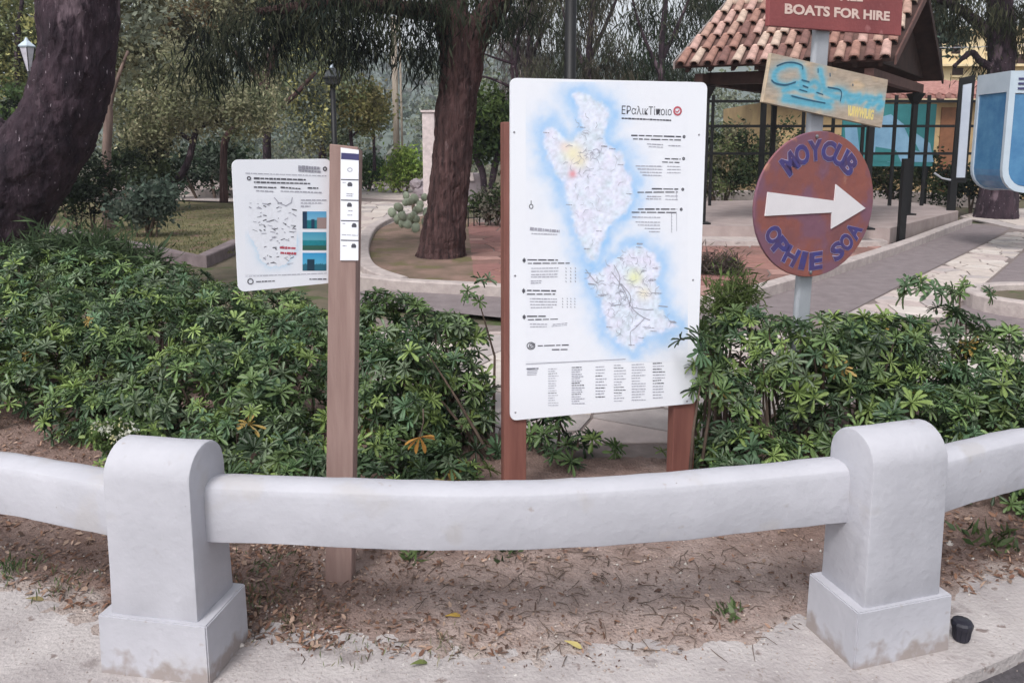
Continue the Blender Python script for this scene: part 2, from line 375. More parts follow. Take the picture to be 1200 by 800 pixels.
X, T = np.meshgrid(xs, tt); Y = edge_y(X) - .16 + T * (far_y(X) + .1 - edge_y(X) + .16)
Z = soil_z(X, Y)
V = np.c_[X.ravel(), Y.ravel(), Z.ravel()]
ii = np.arange(nx * ny).reshape(ny, nx); Fq = np.c_[ii[:-1, :-1].ravel(), ii[:-1, 1:].ravel(), ii[1:, 1:].ravel(), ii[1:, :-1].ravel()]
_d = (Y - edge_y(X)).ravel(); _x = X.ravel(); _y = Y.ravel()
_bare = np.clip(1.5 - abs(_x - .25 + .5 * (fbm(_x * 2, _y * 2, 3, 8) - .5)) / .75, 0, 1) * np.clip(1.5 - _d / .6, 0, 1)
_bare = np.clip(_bare + (fbm(_x * 4, _y * 4, 3, 18) - .5) * .8, 0, 1)[:, None]
_rim = np.clip(1 - (_d - .02 + .25 * (fbm(_x * 7, _y * 7, 3, 28) - .5)) / .10, 0, 1)[:, None] * .75
CS = np.array([.265, .185, .16]) * (1 - _bare) + np.array([.43, .345, .315]) * _bare; CS = CS * (1 - _rim) + np.array([.47, .415, .39]) * _rim
link('soil_bed', npmesh('soil_bed', V, Fq, CS, smooth=True), M_soil, kind='structure')
# pavement slab with kerb drop to the road at the near right
a_, b_ = G(1108, 800), G(1200, 760); dv = (b_ - a_).normalized()
k0 = a_ - dv * 6; k1 = a_ + dv * 7
mb = MB()
NXP = 60
top = []
for i in range(NXP + 1):
    q = k0.lerp(k1, i / NXP); top.append((q.x, q.y + .012 * math.sin(i * 1.7) * random.random()))
pl = [(x, y) for x, y in top] + [(6.6, 3.7), (4.6, float(edge_y(4.6)) + .15)] + [(x, float(edge_y(x)) + .12) for x in np.linspace(4.5, -4.6, 40)] + [(-8, 3.4), (-8, k0.y)]
sheet('pavement', pl, 0.0, M_pave, thick=.14)
sheet('road', [(-9, -6), (9, -6), (9, 6), (-9, 6)], -.13 + .09, M_road) if False else sheet('road', [(-9, -8), (9, -8), (9, 3.2), (-9, 3.2)], -.045, M_road)

# paths and beds beyond the hedge
walk = sheet('footpath', [G(380, 590), G(1330, 560), G(1400, 300), G(1210, 262), G(1140, 262), G(1040, 310), G(880, 374), G(700, 388), G(420, 372), (-3, 6.4)], 0.0, M_mortar)
stones(walk, [(-1.7, 3.95), (5.2, 4.2), (5.2, 6.5), (-1.7, 6.6)], .36, 0, M_stone, sx=1.5)
w1 = [G(985, 373), G(1062, 333), G(1165, 281), G(1185, 271), G(1212, 276), G(1196, 296), G(1108, 372)]
stones(walk, w1, .27, 0, M_stone, sx=1.3)
stones(walk, [G(1188, 268), G(1215, 274), G(1260, 262), G(1215, 244), G(1150, 247), G(1118, 256)], .55, .0, M_stone, sx=1.3, gap=.03)
sheet('tarmac_path', [G(1110, 374), G(1198, 297), G(1330, 270), G(1330, 392), G(1190, 400), (5.25, 6.5), (4.2, 6.52)], .006, M_asph)
sheet('tarmac_ramp', [G(400, 358), G(500, 364), G(700, 384), G(880, 372), G(985, 371), G(1062, 331), G(1165, 279), G(1183, 268), G(1136, 262), G(1060, 292), G(890, 350), G(820, 366), G(700, 372), G(590, 346), G(450, 338), G(390, 346)], .006, M_asph)
kp = spline([G(395, 330), G(470, 340), G(600, 348), G(730, 366), G(822, 364), G(893, 347), G(985, 318), G(1060, 292), G(1100, 276), G(1134, 263)], 5)
sweep(kp, .16, .13).build('kerb', M_kerb, kind='structure')
kb = spline([G(505, 250), G(468, 256), G(440, 268), G(428, 284), G(425, 305), G(436, 322), G(470, 335)], 5)
sweep(kb, .2, .1).build('bed_kerb', M_kerb, kind='structure')
sheet('tree_bed', [G(472, 334), G(440, 321), G(430, 303), G(432, 284), G(444, 269), G(470, 258), G(505, 252), G(560, 258), G(560, 340), G(520, 340)], .02, M_bed)
red = sheet('red_paving', [G(540, 256), G(830, 256), G(1045, 284), G(1056, 291), G(985, 316), G(893, 345), G(822, 361), G(730, 362), G(600, 344), G(548, 340)], .012, M_mortar)
stones(red, [G(548, 262), G(700, 262), G(1040, 287), G(985, 312), G(893, 340), G(822, 354), G(700, 354), G(556, 334)], .42, .012, M_red, sx=1.6, gap=.025)
# left: promenade, lawn with stone edging
prom = sheet('promenade', [G(-200, 236), G(60, 232), G(200, 234), G(300, 238), G(420, 236), G(428, 300), G(432, 270), G(470, 254), G(520, 248), G(560, 226), G(480, 214), G(380, 214), G(200, 217), G(-200, 220)], .0, M_mortar)
stones(prom, [G(385, 334), G(450, 334), G(520, 238), G(385, 236)], .5, 0, M_stone, sx=1.2, gap=.03)
stones(prom, [G(395, 231), G(505, 236), G(540, 228), G(480, 219), G(395, 218)], 1.0, 0, M_stone, sx=1.3, gap=.05)
stones(prom, [G(150, 233), G(290, 236), G(390, 232), G(390, 222), G(200, 221)], 1.1, 0, M_stone, sx=1.5, gap=.05)
lawn = sheet('lawn', [G(-200, 245), G(60, 240), G(160, 236), G(290, 240), G(290, 285), G(237, 306), G(150, 292), G(60, 276), G(-200, 268)], .03, M_lawn)
sweep([G(-120, 262), G(60, 273), G(150, 292), G(190, 301), G(237, 309), G(275, 291), G(330, 270)], .22, .12).build('lawn_edging', mat('mauve_edging_stone', (.26, .21, .22), (.17, .135, .14), scale=5, rough=.9), kind='structure')
sweep([G(-150, 240), G(130, 233), G(200, 229), G(300, 231), G(400, 229)], .35, .22).build('low_terrace_kerb', M_kerb, kind='structure')
sweep([G(150, 224), G(230, 221), G(300, 222)], .5, .35).build('far_terrace_kerb', M_kerb, kind='structure')

# hills
hx = np.linspace(-460, 460, 90); hy = np.linspace(70, 465, 60); X, Y = np.meshgrid(hx, hy)
Z = -3 + (np.clip((Y - 90) / 330, 0, 1.1) ** 1.25) * 52 * (.65 + .6 * fbm(X * .008, Y * .006, 4, 21)) + 3 * fbm(X * .05, Y * .05, 3, 5)
ii = np.arange(90 * 60).reshape(60, 90); Fq = np.c_[ii[:-1, :-1].ravel(), ii[:-1, 1:].ravel(), ii[1:, 1:].ravel(), ii[1:, :-1].ravel()]
link('hills', npmesh('hills', np.c_[X.ravel(), Y.ravel(), Z.ravel()], Fq, smooth=True), M_hill, kind='structure')
def hill_z(x, y):
    return -3 + (np.clip((y - 90) / 330, 0, 1.1) ** 1.25) * 52 * (.65 + .6 * fbm(x * .008, y * .006, 4, 21)) + 3 * fbm(x * .05, y * .05, 3, 5)

# ================================================================ FOLIAGE
def unit(a): return a / np.maximum(np.linalg.norm(a, axis=-1, keepdims=True), 1e-9)
def leaf_cards(C, D, L, W, col, bend=.18):
    """rhombic leaves: C base points, D directions, lengths, widths"""
    n = len(C); r = unit(RNG.normal(size=(n, 3))); S = unit(np.cross(D, r)); N_ = np.cross(S, D)
    L = L[:, None]; W = W[:, None]
    V = np.stack([C, C + D * L * .45 + S * W * .5 + N_ * L * bend * .3, C + D * L, C + D * L * .45 - S * W * .5 + N_ * L * bend * .3], 1).reshape(-1, 3)
    Fq = np.arange(4 * n).reshape(n, 4); return V, Fq, np.repeat(col, 4, 0)
def crown_mesh(name, lumps, nclump, nleaf, lsize, cols, style='broad', spread=.4, ratio=.45):
    """lumps: (centre, (rx,ry,rz)); leaves gathered into clumps of light or dark colour through the lumps' volume"""
    vol = np.array([r[0] * r[1] * r[2] for c, r in lumps]) ** .7; vol /= vol.sum()
    idx = RNG.choice(len(lumps), nclump, p=vol)
    c = np.array([list(l[0]) for l in lumps])[idx]; rr = np.array([l[1] for l in lumps])[idx]
    d = unit(RNG.normal(size=(nclump, 3))); rad = RNG.uniform(.35, 1, (nclump, 1)) ** .6
    cc = c + d * rr * rad
    cols = np.array(cols); ccol = cols[RNG.integers(0, len(cols), nclump)] * RNG.uniform(.65, 1.35, (nclump, 1))
    k = RNG.integers(0, nclump, nleaf)
    if style == 'droop':
        seg = 3; ns = nleaf // seg; k = k[:ns]; sp = spread * RNG.uniform(.6, 1.3, (ns, 1))
        p = cc[k] + RNG.normal(size=(ns, 3)) * sp * [.6, .6, .35]
        out = unit(np.c_[RNG.normal(size=(ns, 2)) * .35, -np.ones(ns)]); Vs, Fs, Cs = [], [], []; off = 0
        for s_ in range(seg):
            ln = lsize * RNG.uniform(.7, 1.5, ns); dd = unit(out + RNG.normal(size=(ns, 3)) * .16)
            v, f, q = leaf_cards(p, dd, ln, ln * ratio * RNG.uniform(.6, 1.3, ns), ccol[k] * RNG.uniform(.7, 1.3, (ns, 1)), .05)
            Vs.append(v); Fs.append(f + off); Cs.append(q); off += len(v); p = p + dd * ln[:, None] * .85
        return npmesh(name, np.concatenate(Vs), np.concatenate(Fs), np.concatenate(Cs))
    p = cc[k] + RNG.normal(size=(nleaf, 3)) * spread * RNG.uniform(.3, 1, (nleaf, 1))
    D = unit(RNG.normal(size=(nleaf, 3)) + [0, 0, .25]); ln = lsize * RNG.uniform(.6, 1.4, nleaf)
    v, f, q = leaf_cards(p, D, ln, ln * ratio * RNG.uniform(.7, 1.4, nleaf), ccol[k] * RNG.uniform(.7, 1.35, (nleaf, 1)))
    return npmesh(name, v, f, q)
def lump(px, py, Y, rx, rz, ry=None):
    c = P(px, py, Y); s_ = Y / F; return (c, (rx * s_, (ry if ry else (rx + rz) / 2) * s_, rz * s_))
def tree(name, label, paths, lumps, nclump, nleaf, lsize, cols, style='broad', spread=.4, ratio=.45, bark=None, group=None, cat='tree', seg=10, Lup=True, knob=0.0):
    """paths: list of [(px,py,Y,r_px)...]; the first starts at the ground"""
    t = thing(name, label, cat, group=group)
    px, py, Y, r = paths[0][0]; g = P(px, py, Y); t.location = (g.x, g.y, 0); o = Vector((g.x, g.y, 0)); mb = MB()
    for pa in paths:
        pts = [P(a[0], a[1], a[2]) - o for a in pa]; rs = [a[3] * a[2] / F for a in pa]
        if pa is paths[0]: pts[0] = Vector((0, 0, -.05))
        ks = 22 if knob else 5; sp = spline([Vector((*p, )) for p in pts], ks)
        rr = [float(np.interp(i / ks, range(len(rs)), rs)) for i in range(len(sp))]
        mb.tube(sp, rr, seg)
    tr = mb.build('trunk', bark or M_bark, t, smooth=True)
    if knob:
        rough_up(tr, knob * .7, 4, seed=len(paths))
        me = tr.data; n = len(me.vertices); co = np.empty(n * 3, np.float32); me.vertices.foreach_get('co', co); co = co.reshape(-1, 3); no = np.empty(n * 3, np.float32); me.vertices.foreach_get('normal', no); no = no.reshape(-1, 3)
        az = np.arctan2(no[:, 1], no[:, 0]); rd = 1 - np.abs(2 * fbm(az * 6.5 + .8 * fbm(az * 2, co[:, 2] * 2, 2, 3), co[:, 2] * 1.6, 3, 61) - 1); r2 = fbm(az * 14, co[:, 2] * 7, 3, 71)
        co += no * ((rd - .75) * knob * 1.3 + (r2 - .5) * knob * .8)[:, None]; me.vertices.foreach_set('co', co.ravel()); me.update()
    if lumps:
        ls = [(c - o, r_) for c, r_ in lumps]
        link('crown', crown_mesh('crown', ls, nclump, nleaf, lsize, cols, style, spread, ratio), M_far, t)
    return t
def shrub(name, label, lumps, nclump, nleaf, lsize, cols, spread=.2, ratio=.45, group=None, style='broad', cat='shrub'):
    c0 = lumps[0][0]; o = Vector((c0.x, c0.y, 0)); t = thing(name, label, cat, o, group=group)
    ls = [(c - o, r_) for c, r_ in lumps]
    link('foliage', crown_mesh('foliage', ls, nclump, nleaf, lsize, cols, style, spread, ratio), M_far, t)
    mb = MB()
    for i in range(7):
        c, r_ = random.choice(ls); e = c + Vector([random.uniform(-.6, .6) * r_[k] for k in range(3)])
        b = Vector((c.x * .6, c.y * .6, -.03)); mb.tube([b, b.lerp(e, .5) + Vector((0, 0, .05)), e], [r_[0] * .05 + .006, r_[0] * .03 + .004, .004], 5)
    mb.build('stem', M_twig, t)
    return t

GR1, GR2, GR3 = (.23, .28, .16), (.16, .21, .12), (.30, .34, .17)
OLV, GRY, YEL, DRK, BLU = (.35, .34, .22), (.37, .40, .32), (.48, .46, .20), (.03, .038, .03), (.24, .28, .25)
# --- woods far behind: one mass nobody could count
wl = []
for px in range(-150, 1400, 42):
    if 425 < px < 505: continue
    y0 = 125 if 590 < px < 870 else (30 if px < 420 else 60)
    for py in range(y0, 215, 34): wl.append(lump(px + random.uniform(-15, 15), py + random.uniform(-12, 12), random.uniform(42, 52), 32, 24))
link('distant_woodland', crown_mesh('distant_woodland', wl, 2200, 95000, .26, [(.36, .37, .28), (.38, .42, .36), (.27, .32, .21), (.27, .32, .30), (.2, .22, .17)], spread=.7), M_far, kind='stuff', label='mass of olive green woodland closing the view behind the park', cat='woodland')
# hillside scrub
n = 900; sx_ = RNG.uniform(-75, 25, n) * 1.6; sy_ = RNG.uniform(85, 420, n); sz_ = hill_z(sx_, sy_)
hl = [(Vector((a, b, c + 1)), (2.4, 2.4, 1.8)) for a, b, c in zip(sx_, sy_, sz_)]
link('hillside_scrub', crown_mesh('hillside_scrub', hl, 2600, 26000, 1.3, [(.10, .13, .09), (.15, .17, .13), (.075, .105, .075), (.2, .2, .18)], spread=.8, ratio=.7), M_far, kind='stuff', label='scattered scrub covering the far hillside', cat='scrub')

# --- trees
tree('big_tree', 'massive dark leaning trunk speckled with pale lichen at the left edge', [[(-55, 345, 8, 66), (-20, 275, 8, 54), (24, 212, 8, 48), (65, 150, 8, 42), (89, 80, 8, 39), (93, 0, 8, 41), (105, -120, 8, 40), (90, -260, 8, 30)],
     [(35, 215, 8, 36), (-10, 175, 8.1, 34), (-80, 120, 8.3, 32), (-160, 0, 8.6, 24)], [(100, -100, 8, 28), (180, -220, 8.1, 16)]],
     [lump(60, -330, 8, 170, 70), lump(-180, -120, 8.6, 110, 60)], 90, 2500, .14, [GR1, GR2, OLV], spread=.35, seg=110, knob=.035)
tree('bedside_tree', 'tall brown trunk in the kerbed bed with dark drooping crown behind the map signs', [[(517, 303, 11.2, 31), (519, 285, 11.2, 26), (524, 240, 11.2, 23), (530, 180, 11.2, 22), (536, 110, 11.2, 22), (541, 65, 11.2, 25), (528, 10, 11.2, 18), (515, -70, 11.2, 12)],
     [(538, 75, 11.2, 22), (560, 35, 11.1, 17), (590, -10, 11, 13), (610, -80, 11, 8)], [(530, 20, 11.2, 11), (470, 10, 11, 8), (390, 5, 10.8, 6), (300, 15, 10.6, 4)], [(520, -10, 11.2, 9), (430, -45, 11, 7), (330, -45, 10.8, 5)]],
     [lump(545, 0, 11, 75, 38), lump(470, 18, 10.9, 60, 38), lump(400, 22, 10.8, 50, 38), lump(420, -30, 11, 110, 40), lump(350, 5, 10.8, 60, 30), lump(285, 45, 10.6, 55, 38), lump(245, 50, 10.6, 30, 30), lump(600, -30, 11, 40, 40), lump(500, 50, 10.9, 30, 22), lump(405, 38, 10.8, 26, 18)],
     200, 14500, .14, [(.022, .030, .024), (.035, .045, .032), (.06, .072, .046), (.014, .018, .018), (.11, .12, .08)], style='droop', spread=.3, ratio=.13, bark=M_bark2, seg=110, knob=.035)
tree('olive_tree', 'bushy olive coloured tree with a curving dark trunk left of the small sign', [[(185, 238, 19, 5), (198, 225, 19, 4.5), (218, 195, 19, 4), (228, 160, 19, 3.5), (235, 130, 19, 2.5)], [(226, 165, 19, 3), (190, 145, 19, 2), (160, 120, 19, 1.5)], [(230, 150, 19, 3), (275, 135, 19, 2)]],
     [lump(165, 115, 19, 45, 45), lump(225, 120, 19, 55, 36), lump(290, 135, 19, 42, 30), lump(195, 80, 19.5, 55, 30), lump(170, 160, 19, 35, 28), lump(310, 110, 19.5, 30, 24)], 260, 26000, .10, [OLV, (.28, .29, .17), (.44, .41, .27), (.20, .22, .13)], spread=.26)
tree('forked_tree', 'reddish forked trunk rising above the small map sign', [[(262, 232, 22, 5), (262, 190, 22, 4), (266, 160, 22, 4), (290, 135, 22, 5), (312, 108, 22, 6), (316, 75, 22, 6), (330, 30, 22, 5), (340, -30, 22, 3)], [(312, 108, 22, 4), (300, 88, 22, 3.5), (285, 70, 22, 3), (260, 50, 22, 2)], [(320, 132, 22, 2.5), (345, 112, 22, 3), (370, 85, 22, 2)]],
     [lump(350, 100, 23, 45, 30), lump(365, 140, 23, 35, 40), lump(330, 60, 23, 40, 20)], 80, 7000, .13, [(.23, .28, .17), GRY, BLU, YEL], spread=.35, bark=M_bark2)
tree('slim_tree', 'slim pale straight trunk standing beside the big leaning trunk', [[(127, 248, 15, 8), (126, 235, 15, 5.5), (125, 180, 15, 5), (127, 130, 15, 5), (120, 90, 15, 4), (128, 30, 15, 3), (125, -40, 15, 2)], [(126, 150, 15, 3), (132, 110, 15, 2.5), (150, 60, 15, 1.5)]],
     [lump(135, 60, 15.5, 30, 45), lump(150, 10, 15.5, 40, 35), lump(120, -30, 15.5, 40, 25)], 60, 3600, .13, [(.13, .12, .07), OLV, GRY], spread=.28, bark=mat('pale_bark', (.24, .17, .145), (.13, .09, .08), scale=6, rough=.9, stretch=(2, 2, .3)))
bt = [('yellow_green_tree', 'yellow green tree filling the top left corner behind the leaning trunk', (20, 60), 21, [(10, 30, 50, 45), (-40, 70, 50, 50), (40, 90, 30, 30)], [YEL, (.19, .19, .08), GR3, (.12, .14, .07)]),
      ('grey_leaved_tree', 'tall grey green tree behind the olive tree', (190, 60), 27, [(170, 20, 55, 40), (230, 40, 50, 40), (150, 70, 40, 35), (260, 5, 50, 30)], [GRY, BLU, (.12, .14, .09), OLV]),
      ('soft_green_tree', 'soft green feathery tree left of the black lantern', (375, 60), 26, [(375, 100, 28, 40), (365, 60, 30, 30), (385, 150, 22, 28)], [(.28, .34, .21), (.21, .27, .17), (.34, .35, .17)]),
      ('orange_tinged_tree', 'tree with orange brown tinged leaves at the top behind the drooping crown', (310, 0), 24, [(330, 0, 55, 25), (270, 10, 40, 20), (200, 30, 30, 24)], [(.17, .11, .06), OLV, (.13, .12, .07)])]
for nm, lb, (bx, by), Yd, lm, cs in bt:
    gy = 172 + CH * F / Yd; r0 = 6
    tree(nm, lb, [[(bx, gy, Yd, r0), (bx + 3, 180, Yd, r0 * .8), (bx, by, Yd, r0 * .5), (bx + 6, by - 60, Yd, 2)]], [lump(a, b, Yd + .5, c, d) for a, b, c, d in lm], 170, 13000, .14, cs, spread=.4, group=None)
tree('small_park_tree', 'small round yellow green tree between the black lantern and the pale pole', [[(413, 206, 26, 2.6), (413, 180, 26, 2.2), (411, 150, 26, 2), (420, 120, 26, 1)], [(412, 160, 26, 1.5), (435, 140, 26, 1)], [(439, 200, 26, 2.2), (438, 165, 26, 1.6), (436, 140, 26, 1)]],
     [lump(425, 118, 26, 24, 18), lump(436, 135, 26, 24, 20), lump(412, 135, 26, 14, 20)], 70, 5600, .14, [(.26, .25, .10), (.18, .21, .09), (.30, .26, .12)], spread=.28, seg=6)
tree('twin_stem_tree', 'small dark round headed tree on two stems behind the board post', [[(568, 222, 20, 4), (566, 205, 20, 4), (558, 180, 20, 4), (565, 140, 20, 3)], [(575, 222, 20, 4), (580, 195, 20, 4), (585, 170, 20, 3.5), (578, 130, 20, 2)]],
     [lump(572, 140, 20, 26, 34), lump(560, 165, 20, 18, 16), lump(588, 170, 20, 14, 18)], 70, 4600, .15, [(.05, .085, .03), (.035, .06, .025), (.085, .125, .04)], spread=.24, bark=M_bark, seg=8)
# weeping trees beyond the large board
for nm, lb, bx, Yd, lm, cs, nl in (
    ('weeping_tree', 'weeping grey green tree directly above the large map board', 690, 23, [(650, 20, 40, 45), (700, 30, 40, 50), (665, 75, 45, 35), (715, 85, 30, 30), (690, -20, 60, 25)], [(.085, .085, .06), (.12, .105, .08), (.06, .07, .045)], 9500),
    ('weeping_tree', 'darker weeping tree beside the left end of the tiled roof', 775, 24, [(760, 35, 26, 45), (790, 70, 26, 36), (815, 20, 30, 34), (830, -15, 50, 20), (735, 80, 24, 26), (850, -2, 30, 14)], [(.04, .05, .035), (.06, .07, .05), (.045, .075, .035), (.085, .085, .06)], 9000),
    ('bare_weeping_tree', 'thin purplish grey tree with hanging twigs left of the black lamp post', 620, 25, [(610, 30, 26, 40), (625, 80, 28, 30), (600, 100, 16, 20)], [(.20, .165, .17), (.15, .12, .12), (.11, .10, .08)], 5200)):
    gy = 172 + CH * F / Yd
    tree(nm, lb, [[(bx, gy, Yd, 6), (bx + 2, 150, Yd, 5), (bx, 70, Yd, 4), (bx + 5, 0, Yd, 3), (bx + 8, -50, Yd, 1.5)], [(bx, 90, Yd, 3), (bx - 22, 40, Yd, 2), (bx - 34, 0, Yd, 1)], [(bx + 1, 70, Yd, 3), (bx + 24, 20, Yd, 2), (bx + 40, -20, Yd, 1)]],
         [lump(a, b, Yd + .4, c, d) for a, b, c, d in lm], 130, nl, .22, cs, style='droop', spread=.38, ratio=.13)
# twiggy dark branches right of the bedside trunk
tb = thing('bare_sapling', 'leafless sapling with thin dark curving branches beside the central trunk', 'sapling', P(606, 250, 13).xy.to_3d())
mb = MB(); o = Vector((tb.location.x, tb.location.y, 0))
for pa in ([(606, 280), (607, 130), (603, 75), (585, 50), (590, 10)], [(603, 80), (608, 40), (595, 0)], [(605, 105), (575, 92), (552, 88)], [(604, 75), (580, 68), (560, 60)], [(606, 120), (600, 60), (620, 20), (622, -20)]):
    q = [P(a, b, 13) - o for a, b in pa]
    if pa[0][1] == 280: q[0] = Vector((0, 0, 0))
    q = spline(q, 5); mb.tube(q, [.03 * (1 - .75 * i / len(q)) for i in range(len(q))], 5)
mb.build('branch', M_bark, tb)
tree('roadside_pine', 'dark trunked pine behind the blue phone booth at the right', [[(1166, 262, 17.5, 24), (1172, 200, 17.5, 17), (1170, 130, 17.5, 13), (1174, 60, 17.5, 14), (1172, 0, 17.5, 13), (1175, -70, 17.5, 9)], [(1172, 85, 17.5, 5), (1150, 72, 17.5, 3.5), (1138, 62, 17.5, 2.5), (1118, 78, 17.5, 1.5)], [(1174, 50, 17.5, 7), (1130, 15, 17.5, 5), (1100, 0, 17.3, 3)]],
     [lump(1140, 8, 17.3, 45, 30), lump(1110, 0, 17.3, 24, 26), lump(1185, 15, 17.3, 30, 30), lump(1220, 10, 17.3, 50, 40), lump(1150, -40, 17.5, 80, 30), lump(1145, 72, 17.6, 16, 10)], 130, 9000, .15, [(.045, .05, .03), (.03, .035, .022), (.075, .075, .045)], style='droop', spread=.3, ratio=.14, bark=M_bark, knob=.03, seg=50)
tree('bluish_tree', 'bluish green tree between the tiled roof and the right pine', [[(1105, 230, 30, 5), (1102, 120, 30, 4), (1098, 20, 30, 3)]], [lump(1098, 18, 30, 20, 32), lump(1085, 0, 30, 30, 24), lump(1112, 45, 30, 14, 18)], 60, 3200, .22, [(.07, .11, .09), (.10, .13, .10), (.05, .075, .06)], spread=.4)

# shrubs further off
sh = [('bright_shrub', 'bright yellow green rounded shrub right of the small dark one', [(470, 200, 27, 22, 19), (480, 196, 27, 16, 16), (455, 206, 27, 14, 13)], [(.30, .42, .09), (.20, .32, .07), (.36, .46, .12)], 3200, .13),
      ('dark_shrub', 'small darker green shrub just right of the wooden post', [(432, 200, 28, 20, 18)], [(.09, .17, .08), (.06, .12, .05), (.13, .21, .09)], 2000, .13),
      ('glossy_shrub', 'green shrub with spreading leaves seen above the low wall left of the small sign', [(250, 195, 24, 34, 24), (215, 200, 24, 22, 18), (275, 190, 24, 20, 24)], [(.05, .095, .05), (.09, .13, .08), (.12, .15, .12), (.03, .05, .03)], 3600, .16),
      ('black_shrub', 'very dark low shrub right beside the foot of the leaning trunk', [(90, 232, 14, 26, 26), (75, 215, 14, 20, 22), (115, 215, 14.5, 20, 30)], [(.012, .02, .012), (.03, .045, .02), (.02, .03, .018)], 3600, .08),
      ('silvery_shrub', 'silvery blue green shrub on the lawn by the slim trunk', [(172, 240, 13.5, 26, 18), (185, 230, 13.5, 18, 16), (150, 248, 13.5, 20, 10)], [(.11, .15, .12), (.085, .12, .095), (.15, .18, .15)], 3200, .10),
      ('thicket_shrub', 'dark green thicket under the olive tree', [(150, 205, 18, 30, 26), (190, 210, 19, 26, 22), (170, 180, 19.5, 34, 20)], [(.04, .06, .03), (.07, .09, .045), (.025, .035, .02)], 4000, .12),  # thicket with dark green leaf colours
      ('fresh_green_shrub', 'fresh green shrub at the far left edge', [(5, 150, 16, 32, 22), (-10, 190, 16, 40, 30), (20, 120, 17, 22, 16)], [(.10, .16, .05), (.07, .11, .045), (.14, .19, .07), (.035, .05, .03)], 3800, .12),  # left edge shrub with fresher, lighter green leaf colours
      ('roadside_shrub', 'dark low shrub at the foot of the right pine', [(1140, 212, 18.5, 28, 22), (1110, 218, 18.5, 20, 18), (1180, 215, 18.5, 26, 18)], [(.03, .045, .025), (.05, .07, .03), (.02, .03, .02)], 3600, .10)]
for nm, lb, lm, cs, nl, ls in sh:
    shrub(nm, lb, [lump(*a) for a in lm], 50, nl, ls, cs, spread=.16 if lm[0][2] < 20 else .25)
for i, (a, b) in enumerate(((705, 'behind the large board'), (770, 'behind the right edge of the large board'), (840, 'seen through the left bay of the screen'), (905, 'left of the round arrow sign'), (985, 'right behind the round arrow sign'), (1050, 'below the teal mural'))):
    shrub('bank_shrub', 'leafy dark green shrub ' + b, [lump(a, 205, 20.5, 40, 24), lump(a + 16, 186, 21, 34, 24 if i > 3 else 44)], 70, 5200, .11, [(.055, .085, .04), (.10, .135, .055), (.15, .18, .08), (.04, .055, .03), (.2, .19, .12)], spread=.2, group='shrubs on the bank behind the pavilion')
shrub('dry_shrub', 'dry grey brown rounded tuft beside the red paving at the board edge', [lump(843, 318, 9.6, 22, 19), lump(835, 322, 9.6, 14, 14)], 40, 2600, .10, [(.15, .12, .11), (.10, .08, .075), (.12, .12, .07)], ratio=.12, spread=.1)
shrub('low_border_plants', 'low green planting in front of the small wire fence', [lump(570, 240, 15.5, 24, 12), lump(590, 236, 15.5, 16, 14)], 40, 2400, .09, [(.10, .14, .06), (.07, .10, .05), (.22, .2, .17)], spread=.14)

# prickly pear
pp = thing('prickly_pear', 'pale cactus with round pads leaning at the left of the central trunk', 'cactus', G(485, 272))
pm = MB()
seg_ = 10
for i in range(seg_): pass
def pad_mesh(r, v):
    mb = MB(); n = 10
    ring = [(math.cos(2 * math.pi * k / n) * r * (.8 + .08 * v), math.sin(2 * math.pi * k / n) * r + r) for k in range(n)]
    mb.add([(x, -.012, z) for x, z in ring] + [(x, .012, z) for x, z in ring] + [(0, -.02, r), (0, .02, r)],
           [(k, (k + 1) % n, 2 * n) for k in range(n)] + [((k + 1) % n + n, k + n, 2 * n + 1) for k in range(n)] + [(k, k + n, (k + 1) % n + n, (k + 1) % n) for k in range(n)])
    return mb.mesh('cactus_pad', True)
pmsh = [pad_mesh(.095, 0), pad_mesh(.075, 1)]
for m_ in pmsh: m_.materials.append(M_cactus)
for i, (a, b) in enumerate(((482, 262), (490, 256), (476, 252), (468, 250), (484, 246), (494, 244), (472, 242), (480, 236), (488, 234), (495, 230), (466, 258), (478, 228), (499, 250), (470, 262), (486, 268), (473, 236), (462, 250), (492, 240), (480, 257), (488, 250), (500, 260))):
    q = link('cactus_pad', pmsh[i % 2], None, pp); q.location = P(a, b + 5, 13.2 + random.uniform(-.15, .15)) - pp.location
    q.rotation_euler = (random.uniform(-.4, .4), random.uniform(-.9, .9), random.uniform(-1, 1))
mb = MB(); mb.tube([(0, 0, -.05), (.02, 0, .3), (-.02, 0, .65)], [.05, .04, .03], 7); mb.build('stem', M_twig, pp)

